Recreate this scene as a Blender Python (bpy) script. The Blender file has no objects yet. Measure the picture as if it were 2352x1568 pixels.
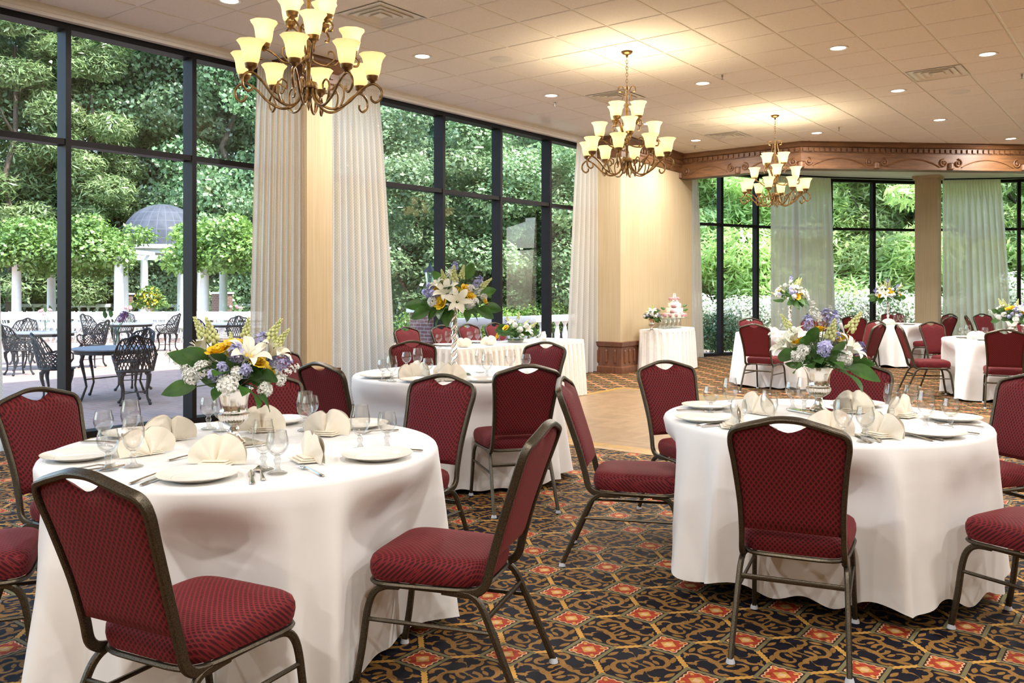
import bpy, bmesh, math, random
import numpy as np
from mathutils import Vector, Matrix, Quaternion
R = random.Random(7)
RN = np.random.RandomState(11)
sc = bpy.context.scene
COL = sc.collection
PI = math.pi
# ------------------------------------------------------------------ camera model (x right, y away, z up)
F, CX, YH, HC = 1998.0, 1176.0, 664.0, 1.40
def at(px, py, z=0.0):
    d = F*(HC-z)/(py-YH)
    return ((px-CX)*d/F, d)
ZC = 3.94                       # ceiling height
PZ = -0.15                      # terrace level
WA = math.radians(38.28)        # window wall direction
wa = (math.sin(WA), math.cos(WA)); wn = (math.cos(WA), -math.sin(WA)); W0 = (-4.176, 7.737)
def wp(s, d, z=0.0): return (W0[0]+wa[0]*s+wn[0]*d, W0[1]+wa[1]*s+wn[1]*d, z)
def s_of(px, d):
    t = (px-CX)/F
    # n.(P-W0)=d with P=(tY,Y)
    Y = (d+wn[0]*W0[0]+wn[1]*W0[1])/(wn[0]*t+wn[1])
    return wa[0]*(t*Y-W0[0])+wa[1]*(Y-W0[1])
def ray_seg(px, a, b):
    t = (px-CX)/F
    dx, dy = b[0]-a[0], b[1]-a[1]
    k = (t*a[1]-a[0])/(dx-t*dy)
    return (a[0]+dx*k, a[1]+dy*k), k
# ------------------------------------------------------------------ node helper
class E:
    def __init__(s, nt, k): s.nt, s.k = nt, k
    def _m(s, op, *a):
        n = s.nt.nodes.new('ShaderNodeMath'); n.operation = op
        for i, v in enumerate((s,)+a):
            if isinstance(v, E): s.nt.links.new(v.k, n.inputs[i])
            else: n.inputs[i].default_value = v
        return E(s.nt, n.outputs[0])
    def __add__(s, o): return s._m('ADD', o)
    __radd__ = __add__
    def __sub__(s, o): return s._m('SUBTRACT', o)
    def __rsub__(s, o): return (s*-1.0)+o
    def __mul__(s, o): return s._m('MULTIPLY', o)
    __rmul__ = __mul__
    def __truediv__(s, o): return s._m('DIVIDE', o)
    def lt(s, o): return s._m('LESS_THAN', o)
    def gt(s, o): return s._m('GREATER_THAN', o)
    def abs(s): return s._m('ABSOLUTE')
    def floor(s): return s._m('FLOOR')
    def round(s): return s._m('ROUND')
    def mod(s, o): return s._m('FLOORED_MODULO', o)
    def sin(s): return s._m('SINE')
    def cos(s): return s._m('COSINE')
    def sqrt(s): return s._m('SQRT')
    def max(s, o): return s._m('MAXIMUM', o)
    def min(s, o): return s._m('MINIMUM', o)
    def atan2(s, o): return s._m('ARCTAN2', o)
    def smooth(s, a, b):   # 0 at a, 1 at b
        n = s.nt.nodes.new('ShaderNodeMapRange'); n.interpolation_type = 'SMOOTHSTEP'
        s.nt.links.new(s.k, n.inputs['Value']); n.inputs['From Min'].default_value = a; n.inputs['From Max'].default_value = b
        return E(s.nt, n.outputs[0])
def mix(nt, f, a, b):
    n = nt.nodes.new('ShaderNodeMix'); n.data_type = 'RGBA'
    for i, v in ((0, f), (6, a), (7, b)):
        if isinstance(v, E): nt.links.new(v.k, n.inputs[i])
        elif i == 0: n.inputs[0].default_value = v
        else: n.inputs[i].default_value = (*v[:3], 1)
    return E(nt, n.outputs[2])
def coords(nt, kind='Object'):
    tc = nt.nodes.new('ShaderNodeTexCoord'); sp = nt.nodes.new('ShaderNodeSeparateXYZ')
    nt.links.new(tc.outputs[kind], sp.inputs[0])
    return tuple(E(nt, sp.outputs[i]) for i in range(3)), tc.outputs[kind]
def noise(nt, scale, vec=None, detail=3.0, scl=None):
    n = nt.nodes.new('ShaderNodeTexNoise'); n.inputs['Scale'].default_value = scale; n.inputs['Detail'].default_value = detail
    if vec is None:
        tc = nt.nodes.new('ShaderNodeTexCoord'); vec = tc.outputs['Object']
    if scl:
        m = nt.nodes.new('ShaderNodeMapping'); m.inputs['Scale'].default_value = scl
        nt.links.new(vec, m.inputs[0]); vec = m.outputs[0]
    nt.links.new(vec, n.inputs['Vector'])
    return E(nt, n.outputs[0])
def pm(name, col, rough=0.6, metal=0.0, var=0.06, vs=9.0, vscl=None, bump=0.0, bs=60.0, build=None, **kw):
    m = bpy.data.materials.new(name); m.use_nodes = True
    nt = m.node_tree; b = nt.nodes['Principled BSDF']
    b.inputs['Roughness'].default_value = rough; b.inputs['Metallic'].default_value = metal
    for k, v in kw.items(): b.inputs[k.replace('_', ' ')].default_value = v
    if build: c = build(nt)
    else:
        n = noise(nt, vs, scl=vscl)
        f = n.smooth(0.3, 0.7)
        c = mix(nt, f, tuple(x*(1-var) for x in col), tuple(min(1, x*(1+var)) for x in col))
    nt.links.new(c.k, b.inputs['Base Color'])
    if bump:
        bn = noise(nt, bs); bp = nt.nodes.new('ShaderNodeBump'); bp.inputs['Strength'].default_value = bump; bp.inputs['Distance'].default_value = 0.01
        nt.links.new(bn.k, bp.inputs['Height']); nt.links.new(bp.outputs[0], b.inputs['Normal'])
    return m
def emat(name, col, strength, diff=None):
    m = bpy.data.materials.new(name); m.use_nodes = True; nt = m.node_tree; b = nt.nodes['Principled BSDF']
    b.inputs['Base Color'].default_value = (*(diff or col), 1); b.inputs['Roughness'].default_value = 0.4
    b.inputs['Emission Color'].default_value = (*col, 1); b.inputs['Emission Strength'].default_value = strength
    return m
def thin_glass(name, tint, rough=0.0, ior=1.45, extra=0.0, gcol=(1, 1, 1), edge=None):
    m = bpy.data.materials.new(name); m.use_nodes = True; nt = m.node_tree; nt.nodes.clear()
    o = nt.nodes.new('ShaderNodeOutputMaterial'); t = nt.nodes.new('ShaderNodeBsdfTransparent'); g = nt.nodes.new('ShaderNodeBsdfGlossy')
    t.inputs[0].default_value = (*tint, 1); g.inputs['Roughness'].default_value = rough; g.inputs[0].default_value = (*gcol, 1)
    fr = nt.nodes.new('ShaderNodeLayerWeight'); fr.inputs[0].default_value = 0.5
    mx = nt.nodes.new('ShaderNodeMixShader')
    f0 = ((ior-1)/(ior+1))**2+extra; c_ = E(nt, fr.outputs['Facing'])
    f = c_._m('POWER', 4.0)*(1-f0)*0.85+f0
    if edge: nt.links.new(mix(nt, c_._m('POWER', 3.0), tint, edge).k, t.inputs[0])
    nt.links.new(f.k, mx.inputs[0]); nt.links.new(t.outputs[0], mx.inputs[1]); nt.links.new(g.outputs[0], mx.inputs[2]); nt.links.new(mx.outputs[0], o.inputs[0])
    return m
def leafmat(name, c1, c2, scale=0.5, trans=0.35, hi=None):
    m = bpy.data.materials.new(name); m.use_nodes = True; nt = m.node_tree; nt.nodes.clear()
    o = nt.nodes.new('ShaderNodeOutputMaterial')
    n = noise(nt, scale, detail=5); c = mix(nt, n.smooth(0.3, 0.7), c1, c2)
    oi = nt.nodes.new('ShaderNodeObjectInfo'); hs = nt.nodes.new('ShaderNodeHueSaturation')
    v = E(nt, oi.outputs['Random'])*0.5+0.78
    nt.links.new(v.k, hs.inputs['Value']); nt.links.new(c.k, hs.inputs['Color'])
    d = nt.nodes.new('ShaderNodeBsdfDiffuse'); t = nt.nodes.new('ShaderNodeBsdfTranslucent'); g = nt.nodes.new('ShaderNodeBsdfGlossy')
    g.inputs['Roughness'].default_value = 0.45; g.inputs[0].default_value = (1, 1, 1, 1)
    nt.links.new(hs.outputs[0], d.inputs[0]); nt.links.new(hs.outputs[0], t.inputs[0])
    m1 = nt.nodes.new('ShaderNodeMixShader'); m1.inputs[0].default_value = trans
    m2 = nt.nodes.new('ShaderNodeMixShader'); m2.inputs[0].default_value = 0.06
    nt.links.new(d.outputs[0], m1.inputs[1]); nt.links.new(t.outputs[0], m1.inputs[2])
    nt.links.new(m1.outputs[0], m2.inputs[1]); nt.links.new(g.outputs[0], m2.inputs[2]); nt.links.new(m2.outputs[0], o.inputs[0])
    return m
# ------------------------------------------------------------------ mesh builder
class MB:
    def __init__(s): s.v, s.f, s.m, s.cm = [], [], [], 0
    def add(s, vs, fs):
        b = len(s.v); s.v += [tuple(p) for p in vs]; s.f += [tuple(b+i for i in f) for f in fs]; s.m += [s.cm]*len(fs); return s
    def box(s, c, size, rz=0.0, M=None):
        hx, hy, hz = size[0]/2, size[1]/2, size[2]/2; cr, sr = math.cos(rz), math.sin(rz)
        vs = []
        for z in (-hz, hz):
            for x, y in ((-hx, -hy), (hx, -hy), (hx, hy), (-hx, hy)):
                p = (c[0]+x*cr-y*sr, c[1]+x*sr+y*cr, c[2]+z)
                vs.append(M @ Vector(p) if M else p)
        return s.add(vs, [(3, 2, 1, 0), (4, 5, 6, 7), (0, 1, 5, 4), (1, 2, 6, 5), (2, 3, 7, 6), (3, 0, 4, 7)])
    def bbox(s, c, size, b=0.01, rz=0.0):          # bevelled box
        bm = bmesh.new(); bmesh.ops.create_cube(bm, size=1.0)
        for v in bm.verts: v.co = Vector((v.co.x*size[0], v.co.y*size[1], v.co.z*size[2]))
        bmesh.ops.bevel(bm, geom=bm.edges[:], offset=b, segments=2, affect='EDGES', profile=0.5)
        M = Matrix.Translation(c) @ Matrix.Rotation(rz, 4, 'Z'); bm.verts.index_update()
        s.add([M @ v.co for v in bm.verts], [[v.index for v in f.verts] for f in bm.faces]); bm.free(); return s
    def prism(s, poly, z0, z1):                    # ccw polygon
        n = len(poly)
        vs = [(x, y, z0) for x, y in poly]+[(x, y, z1) for x, y in poly]
        fs = [tuple(range(n-1, -1, -1)), tuple(range(n, 2*n))]+[(i, (i+1) % n, n+(i+1) % n, n+i) for i in range(n)]
        return s.add(vs, fs)
    def lathe(s, prof, n=24, c=(0, 0, 0), fl=None, axis=None, cap=False):
        b = []
        for j, (r, z) in enumerate(prof):
            for i in range(n):
                a = 2*PI*i/n; rr = r*(fl(a, j) if fl else 1.0)
                p = Vector((rr*math.cos(a), rr*math.sin(a), z))
                if axis is not None: p = axis @ p
                b.append((c[0]+p[0], c[1]+p[1], c[2]+p[2]))
        fs = [(j*n+i, j*n+(i+1) % n, (j+1)*n+(i+1) % n, (j+1)*n+i) for j in range(len(prof)-1) for i in range(n)]
        if cap: fs += [tuple(range(n-1, -1, -1)), tuple((len(prof)-1)*n+i for i in range(n))]
        return s.add(b, fs)
    def tube(s, pts, r, n=8, closed=False, sq=None, up=None, cap=True):
        # swept section; r float/list or (w,h) with sq exponent for rounded rectangle
        P = [Vector(p) for p in pts]; m = len(P)
        T = []
        for i in range(m):
            a = P[(i+1) % m] if (closed or i < m-1) else P[i]
            c = P[i-1] if (closed or i > 0) else P[i]
            t = a-c; T.append(t.normalized() if t.length > 1e-9 else Vector((0, 0, 1)))
        u = Vector(up) if up else Vector((0, 0, 1)) if abs(T[0].z) < 0.9 else Vector((1, 0, 0))
        vs = []
        for i in range(m):
            u = (u-T[i]*u.dot(T[i]))
            if u.length < 1e-6: u = T[i].orthogonal()
            u.normalize(); w = T[i].cross(u)
            rr = r[i] if isinstance(r, list) else r
            ru, rw = rr if isinstance(rr, tuple) else (rr, rr)
            for k in range(n):
                a = 2*PI*(k+0.5)/n; ca, sa = math.cos(a), math.sin(a)
                if sq: ca = math.copysign(abs(ca)**sq, ca); sa = math.copysign(abs(sa)**sq, sa)
                vs.append(P[i]+u*(ru*ca)+w*(rw*sa))
        fs = []
        for i in range(m if closed else m-1):
            j = (i+1) % m
            for k in range(n): fs.append((i*n+k, i*n+(k+1) % n, j*n+(k+1) % n, j*n+k))
        if not closed and cap: fs += [tuple(range(n-1, -1, -1)), tuple((m-1)*n+k for k in range(n))]
        return s.add(vs, fs)
    def grid(s, fn, nu, nv, wu=False, wv=False):
        U = nu if wu else nu+1; V = nv if wv else nv+1
        vs = [fn(i/nu, j/nv) for j in range(V) for i in range(U)]
        fs = [(j*U+i, j*U+(i+1) % U, ((j+1) % V)*U+(i+1) % U, ((j+1) % V)*U+i) for j in range(nv) for i in range(nu)]
        return s.add(vs, fs)
    def ball(s, c, r, n=10, m=6, sc_=(1, 1, 1)):
        pr = [(max(1e-4, math.sin(PI*j/m))*1.0, -math.cos(PI*j/m)) for j in range(m+1)]
        vs = [(c[0]+r*sc_[0]*q*math.cos(2*PI*i/n), c[1]+r*sc_[1]*q*math.sin(2*PI*i/n), c[2]+r*sc_[2]*z) for q, z in pr for i in range(n)]
        return s.add(vs, [(j*n+i, j*n+(i+1) % n, (j+1)*n+(i+1) % n, (j+1)*n+i) for j in range(m) for i in range(n)])
    def xf(s, M): s.v = [tuple(M @ Vector(p)) for p in s.v]; return s
    def mesh(s, name, mats, smooth=True):
        me = bpy.data.meshes.new(name); me.from_pydata(s.v, [], s.f)
        for m in (mats if isinstance(mats, (list, tuple)) else [mats]): me.materials.append(m)
        if isinstance(mats, (list, tuple)): me.polygons.foreach_set('material_index', s.m)
        bm = bmesh.new(); bm.from_mesh(me); bmesh.ops.recalc_face_normals(bm, faces=bm.faces[:]); bm.to_mesh(me); bm.free()
        if smooth:
            me.polygons.foreach_set('use_smooth', [True]*len(me.polygons))
            try: me.set_sharp_from_angle(angle=math.radians(38))
            except Exception: pass
        me.update(); return me
    def build(s, name, mats, parent=None, smooth=True, soft=False):
        me = s.mesh(name, mats, smooth)
        if soft and 'sharp_edge' in me.attributes: me.attributes.remove(me.attributes['sharp_edge'])
        return ob(name, me, parent)
def ob(name, data, parent=None, loc=None, M=None):
    o = bpy.data.objects.new(name, data); COL.objects.link(o)
    if parent: o.parent = parent
    if loc is not None: o.location = loc
    if M is not None: o.matrix_local = M
    return o
def tag(o, label=None, cat=None, group=None, kind=None):
    for k, v in (('label', label), ('category', cat), ('group', group), ('kind', kind)):
        if v: o[k] = v
    return o
def thing(name, label, cat, loc=(0, 0, 0), rz=0.0, group=None):
    o = bpy.data.objects.new(name, None); COL.objects.link(o); o.location = loc; o.rotation_euler = (0, 0, rz); o.empty_display_size = 0.1
    return tag(o, label, cat, group)
KIDS = {}
def dup(o, loc=None, rz=None, label=None, group=None, parent=None, scale=None):
    c = o.copy(); COL.objects.link(c)
    if parent: c.parent = parent
    for ch in [x for x in o.children]: 
        if not x_light(ch): dup(ch, parent=c)
        else: dup(ch, parent=c)
    if loc is not None: c.location = loc
    if rz is not None: c.rotation_euler = (0, 0, rz)
    if scale: c.scale = (scale,)*3
    if label: c['label'] = label
    if group: c['group'] = group
    return c
def x_light(o): return o.type == 'LIGHT'
def struct(name, mb, mats, label, cat, smooth=False):
    return tag(mb.build(name, mats, None, smooth), label, cat, None, 'structure')
ORD = ['first', 'second', 'third', 'fourth', 'fifth', 'sixth', 'seventh', 'eighth', 'ninth', 'tenth', 'eleventh', 'twelfth', 'thirteenth', 'fourteenth', 'fifteenth', 'sixteenth', 'seventeenth', 'eighteenth', 'nineteenth', 'twentieth']
def face(dx, dy): return math.atan2(-dx, dy)      # rotation that turns local +Y to (dx,dy)
# ------------------------------------------------------------------ materials
def carpet(nt):
    (x, y, z), vec = coords(nt)
    dx, dy = x-0.253, y-3.704
    u = (dx*0.99+dy*0.141)/0.3215; v = (dy*0.99-dx*0.141)/0.3215
    U = u-u.round(); V = v-v.round(); au, av = U.abs(), V.abs()
    d = au+av
    wob = noise(nt, 260, vec, 1)*0.02-0.01
    # octagon field
    u2 = u-0.5; v2 = v-0.5
    p = u2-u2.round(); q = v2-v2.round()
    par = (u2.round()+v2.round()*1.0).mod(2.0)
    P = p+(q-p)*par; Q = q+(p*-1.0-q)*par          # quarter-turn in every second cell
    navy = (0.005, 0.005, 0.011); gold = (0.24, 0.122, 0.03); olive = (0.165, 0.145, 0.068); red = (0.27, 0.035, 0.016); cream = (0.6, 0.38, 0.2); amber = (0.5, 0.27, 0.06)
    sc_ = None
    def orr(m):
        nonlocal sc_
        sc_ = m if sc_ is None else sc_.max(m)
    def arc(cx, cy, r, a0, span, w0, w1):
        a, b = P-cx, Q-cy
        rr = (a*a+b*b).sqrt(); t = ((b.atan2(a)-a0).mod(2*PI))/span
        orr(((rr-r).abs()-(t*(w1-w0)+w0)+wob*0.4).lt(0.0)*t.lt(1.0))
    def leaf(cx, cy, ang, L, W):
        a, b = P-cx, Q-cy; c_, s_ = math.cos(ang), math.sin(ang)
        i = (a*c_+b*s_)/L; j = (b*c_-a*s_)/W
        orr((i*i+j.abs()).lt(1.0))
    sg = P.gt(0.0)*2.0-1.0; P = P*sg; Q = Q*sg      # half-turn symmetry
    arc(0.17, 0.04, 0.165, 3.3, 3.9, 0.008, 0.044)
    arc(0.235, 0.125, 0.07, 5.6, 4.2, 0.036, 0.013)
    arc(0.11, -0.24, 0.13, 1.2, 3.6, 0.038, 0.010)
    arc(0.33, -0.13, 0.085, 2.6, 4.0, 0.010, 0.036)
    arc(0.09, 0.33, 0.10, 4.2, 3.6, 0.033, 0.010)
    arc(0.0, -0.06, 0.13, -1.4, 2.6, 0.010, 0.034)
    for lx_, ly_, an_, L_, W_ in ((0.41, 0.05, 1.1, 0.09, 0.034), (0.30, 0.27, 2.4, 0.085, 0.034), (0.24, -0.33, 0.5, 0.09, 0.034), (0.19, 0.02, 1.9, 0.07, 0.03), (0.06, -0.40, 1.2, 0.07, 0.034), (0.20, 0.38, 0.2, 0.06, 0.03), (0.04, 0.17, 0.6, 0.09, 0.034), (0.21, -0.11, 2.6, 0.06, 0.03)):
        leaf(lx_, ly_, an_, L_, W_)
    fleck = noise(nt, 180, vec, 2).smooth(0.3, 0.7)
    c = mix(nt, sc_, navy, mix(nt, fleck, tuple(k*0.8 for k in gold), tuple(k*1.2 for k in gold)))
    rib = ((au.min(av)-0.034+(((au.max(av))*90.0).sin()*0.006)).lt(0.0))
    c = mix(nt, rib, c, amber)
    c = mix(nt, d.lt(0.355), c, olive)
    c = mix(nt, d.lt(0.285), c, (0.035, 0.012, 0.012))
    mx = au.max(av); mn = au.min(av)
    scal = (d*42.0).cos()*0.0+((au-av).abs()*46.0).cos()*0.012
    c = mix(nt, (d+scal).lt(0.255), c, cream)
    c = mix(nt, (d+scal).lt(0.228), c, mix(nt, noise(nt, 60, vec, 2).smooth(0.35, 0.65), red, tuple(k*1.5 for k in red)))
    c = mix(nt, (mn-0.02).lt(0.0)*(mx-0.17).abs().lt(0.03), c, amber)
    c = mix(nt, mx.lt(0.075), c, amber); c = mix(nt, d.lt(0.06), c, cream)
    return c
def rot2(x, y, a): return x*math.cos(a)+y*math.sin(a), y*math.cos(a)-x*math.sin(a)
def parquet(nt):
    (x, y, z), vec = coords(nt)
    a, b = rot2(x, y, PI/2-math.radians(37.2))
    S = 0.3048
    i, j = (a/S).floor(), (b/S).floor(); par = (i+j).mod(2.0)
    la, lb = (a/S-i), (b/S-j)
    t = la+(lb-la)*par
    st = ((t*5.0).floor()+i*7.3+j*3.1)
    h = (st*12.9898).sin()*437.5; h = h-h.floor()
    g = noise(nt, 14, vec, 4, scl=(1, 1, 1)).smooth(0.3, 0.7)
    c = mix(nt, h*0.65+g*0.3, (0.21, 0.125, 0.062), (0.33, 0.21, 0.11))
    e = (t*5.0-(t*5.0).floor()-0.5).abs()
    return mix(nt, e.gt(0.475)*0.4, c, (0.2, 0.1, 0.05))
def upholstery(nt):
    (x, y, z), vec = coords(nt)
    s = 0.0185
    a = x/s; b = (y*0.9+z)/s
    p = a+b; q = a-b
    P = p-p.round(); Q = q-q.round()
    dot = (P*P+Q*Q).sqrt()
    ln = P.abs().max(Q.abs())
    n = noise(nt, 420, vec, 2).smooth(0.3, 0.7)
    c = mix(nt, n, (0.108, 0.0085, 0.0115), (0.158, 0.0128, 0.0155))
    c = mix(nt, dot.lt(0.33), c, (0.045, 0.005, 0.008))
    c = mix(nt, ln.gt(0.46)*0.3, c, (0.30, 0.06, 0.06))
    return c
def brickpave(nt):
    (x, y, z), vec = coords(nt)
    b = nt.nodes.new('ShaderNodeTexBrick'); m = nt.nodes.new('ShaderNodeMapping'); m.inputs['Rotation'].default_value = (0, 0, 0.65)
    nt.links.new(vec, m.inputs[0]); nt.links.new(m.outputs[0], b.inputs[0])
    b.inputs['Scale'].default_value = 1.0; b.inputs['Brick Width'].default_value = 0.22; b.inputs['Row Height'].default_value = 0.11; b.inputs['Mortar Size'].default_value = 0.008
    b.inputs['Color1'].default_value = (0.36, 0.245, 0.205, 1); b.inputs['Color2'].default_value = (0.31, 0.20, 0.165, 1); b.inputs['Mortar'].default_value = (0.36, 0.3, 0.26, 1)
    return E(nt, b.outputs[0])
def brickwall(nt):
    (x, y, z), vec = coords(nt)
    b = nt.nodes.new('ShaderNodeTexBrick'); cm = nt.nodes.new('ShaderNodeCombineXYZ')
    nt.links.new((x+y).k, cm.inputs[0]); nt.links.new(z.k, cm.inputs[1]); nt.links.new(cm.outputs[0], b.inputs[0])
    b.inputs['Scale'].default_value = 1.0; b.inputs['Brick Width'].default_value = 0.21; b.inputs['Row Height'].default_value = 0.075; b.inputs['Mortar Size'].default_value = 0.008
    b.inputs['Color1'].default_value = (0.2, 0.09, 0.075, 1); b.inputs['Color2'].default_value = (0.15, 0.065, 0.06, 1); b.inputs['Mortar'].default_value = (0.3, 0.27, 0.25, 1)
    return E(nt, b.outputs[0])
def wallpaper(nt):
    (x, y, z), vec = coords(nt)
    n = noise(nt, 55, vec, 2, scl=(1, 1, 0.02)).smooth(0.35, 0.65); k = noise(nt, 1.2, vec, 2).smooth(0.2, 0.8)
    return mix(nt, n*0.6+k*0.4, (0.475, 0.355, 0.20), (0.55, 0.43, 0.265))
def wood(c1, c2, scl):
    def f(nt):
        n = noise(nt, 5, None, 6, scl=scl).smooth(0.3, 0.7); k = noise(nt, 30, None, 3, scl=scl).smooth(0.35, 0.65)
        return mix(nt, n*0.7+k*0.3, c1, c2)
    return f
def domepanel(nt):
    (x, y, z), vec = coords(nt)
    a = (y.atan2(x))*(28/(2*PI)); b = z*3.0
    A = (a-a.round()).abs(); B = (b-b.round()).abs()
    n = noise(nt, 3, vec, 3).smooth(0.3, 0.7)
    c = mix(nt, n, (0.05, 0.056, 0.074), (0.08, 0.087, 0.11))
    return mix(nt, A.lt(0.045).max(B.lt(0.03)), c, (0.105, 0.115, 0.145))
def cakemat(nt):
    (x, y, z), vec = coords(nt)
    a = y.atan2(x)*4.0
    w = (a.sin().abs())*0.018+((z+0.0)*1.0)
    f = w/0.1; g = (f-f.round()).abs()
    return mix(nt, g.lt(0.06)*noise(nt, 80, vec, 1).gt(0.48), (0.86, 0.8, 0.68), (0.12, 0.07, 0.05))
def plates_(nt):
    (x, y, z), vec = coords(nt)
    r = (x*x+y*y).sqrt()
    return mix(nt, (r-0.085).abs().lt(0.0015), (0.86, 0.83, 0.76), (0.7, 0.66, 0.58))
M = {}
M['carpet'] = pm('carpet', (0, 0, 0), 0.7, build=carpet, Specular_IOR_Level=0.16)
M['parquet'] = pm('parquet', (0, 0, 0), 0.32, build=parquet)
M['oak_edge'] = pm('oak_edge', (0.40, 0.22, 0.04), 0.35, vscl=(1, 1, 1), var=0.15)
M['tile'] = pm('acoustic_tile', (0.90, 0.88, 0.85), 0.9, var=0.03, vs=60, bump=0.15, bs=140)
M['tbar'] = pm('ceiling_bar', (0.88, 0.87, 0.83), 0.3, var=0.02)
M['wallpaper'] = pm('wallpaper', (0, 0, 0), 0.75, build=wallpaper)
M['plaster'] = pm('white_plaster', (0.82, 0.82, 0.78), 0.7, var=0.03)
M['wood'] = pm('carved_walnut', (0, 0, 0), 0.5, build=wood((0.085, 0.034, 0.011), (0.19, 0.082, 0.027), (0.7, 0.7, 6)))
M['mahogany'] = pm('mahogany', (0, 0, 0), 0.4, build=wood((0.10, 0.035, 0.016), (0.19, 0.07, 0.03), (4, 4, 0.6)))
M['bronze_alu'] = pm('bronze_aluminium', (0.012, 0.010, 0.010), 0.5, 0.0, var=0.1, Specular_IOR_Level=0.12)
M['pane'] = thin_glass('window_glass', (0.93, 0.97, 0.955), 0.0, 1.4, 0.024)
M['cloth'] = pm('white_tablecloth', (0.82, 0.815, 0.80), 0.75, var=0.02, vs=5, Sheen_Weight=0.2, bump=0.06, bs=7)
M['skirt'] = pm('table_skirting', (0.84, 0.82, 0.77), 0.8, var=0.03, vs=30)
M['napkin'] = pm('ivory_napkin', (0.86, 0.79, 0.66), 0.8, var=0.03, vs=20)
M['fabric'] = pm('burgundy_upholstery', (0, 0, 0), 0.72, build=upholstery, Sheen_Weight=0.12, Sheen_Roughness=0.45, Sheen_Tint=(1.0, 0.28, 0.25, 1), Specular_IOR_Level=0.2)
M['chair_metal'] = pm('hammered_bronze', (0.075, 0.062, 0.042), 0.36, 0.75, var=0.5, vs=350, bump=0.12, bs=350)
M['glide'] = pm('clear_glide', (0.55, 0.6, 0.66), 0.25)
M['steel'] = pm('cutlery_steel', (0.68, 0.66, 0.62), 0.16, 1.0, var=0.04)
M['silver'] = pm('silver', (0.80, 0.77, 0.72), 0.17, 1.0, var=0.05)
M['mirror'] = pm('mirror_glass', (0.75, 0.8, 0.77), 0.03, 1.0, var=0.01)
M['goblet'] = thin_glass('goblet_glass', (0.98, 0.98, 0.975), 0.02, 1.5, 0.03, edge=(0.5, 0.53, 0.53))
M['crystal'] = thin_glass('solid_glass', (0.93, 0.94, 0.94), 0.04, 1.55, 0.10, edge=(0.42, 0.45, 0.45))
M['aqua_glass'] = thin_glass('aqua_glass', (0.82, 0.93, 0.88), 0.1, 1.5, 0.1)
M['china'] = pm('china', (0, 0, 0), 0.18, build=plates_)
M['antique'] = pm('antique_bronze', (0.24, 0.145, 0.06), 0.32, 0.9, var=0.35, vs=25)
def shademat():
    m = bpy.data.materials.new('amber_glass_shade'); m.use_nodes = True; nt = m.node_tree; nt.nodes.clear()
    o = nt.nodes.new('ShaderNodeOutputMaterial'); d = nt.nodes.new('ShaderNodeBsdfDiffuse'); t = nt.nodes.new('ShaderNodeBsdfTranslucent'); e = nt.nodes.new('ShaderNodeEmission')
    n = noise(nt, 30); c = mix(nt, n.smooth(0.3, 0.7), (0.60, 0.54, 0.38), (0.68, 0.62, 0.44)); nt.links.new(c.k, d.inputs[0])
    t.inputs[0].default_value = (1.0, 0.98, 0.80, 1); e.inputs[0].default_value = (1.0, 0.76, 0.34, 1); e.inputs[1].default_value = 0.3
    m1 = nt.nodes.new('ShaderNodeMixShader'); m1.inputs[0].default_value = 0.55; a = nt.nodes.new('ShaderNodeAddShader')
    nt.links.new(d.outputs[0], m1.inputs[1]); nt.links.new(t.outputs[0], m1.inputs[2]); nt.links.new(m1.outputs[0], a.inputs[0]); nt.links.new(e.outputs[0], a.inputs[1]); nt.links.new(a.outputs[0], o.inputs[0])
    return m
M['shade'] = shademat()
M['bulb'] = emat('lamp_bulb', (1.0, 0.86, 0.62), 30.0)
M['lamp'] = emat('downlight_lens', (1.0, 0.9, 0.74), 9.0)
M['white_metal'] = pm('white_metal', (0.8, 0.79, 0.75), 0.4, var=0.02)
M['duct'] = pm('duct_dark', (0.05, 0.045, 0.04), 0.8)
M['brass'] = pm('sprinkler_brass', (0.35, 0.33, 0.3), 0.3, 0.9)
M['rose'] = pm('yellow_petal', (0.88, 0.60, 0.025), 0.6, var=0.12, vs=40, Subsurface_Weight=0.0)
M['lily'] = pm('lily_petal', (0.86, 0.84, 0.70), 0.55, var=0.06, vs=20)
M['white_petal'] = pm('white_petal', (0.84, 0.85, 0.80), 0.6, var=0.05, vs=20)
M['lavender'] = pm('lavender_petal', (0.40, 0.40, 0.66), 0.6, var=0.2, vs=50)
M['lime_bud'] = pm('lime_bud', (0.62, 0.66, 0.30), 0.6, var=0.2, vs=50)
M['pink'] = pm('pink_petal', (0.78, 0.42, 0.45), 0.6, var=0.15, vs=40)
M['purple'] = pm('purple_petal', (0.25, 0.1, 0.25), 0.6, var=0.2, vs=40)
M['leaf'] = leafmat('glossy_leaf', (0.035, 0.11, 0.015), (0.07, 0.18, 0.025), 20, 0.2)
M['icing'] = pm('icing', (0, 0, 0), 0.55, build=cakemat)
M['brick'] = pm('brick_paving', (0, 0, 0), 0.85, build=brickpave)
M['brickwall'] = pm('brick_pier', (0, 0, 0), 0.85, build=brickwall)
M['white_paint'] = pm('white_paint', (0.80, 0.80, 0.80), 0.5, var=0.03)
M['white_seat'] = pm('white_resin', (0.84, 0.84, 0.85), 0.45, var=0.02)
M['slate'] = pm('lead_dome', (0, 0, 0), 0.75, build=domepanel)
M['iron'] = pm('cast_iron', (0.010, 0.010, 0.013), 0.5, 0.0, var=0.2, vs=30)
M['stone'] = pm('grey_stone', (0.22, 0.24, 0.28), 0.45, var=0.1, vs=30)
M['lawn'] = pm('grass_ground', (0.07, 0.12, 0.03), 0.95, var=0.5, vs=1.5)
M['bark'] = pm('bark', (0.10, 0.075, 0.055), 0.9, var=0.3, vs=6, vscl=(3, 3, 0.5))
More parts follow.
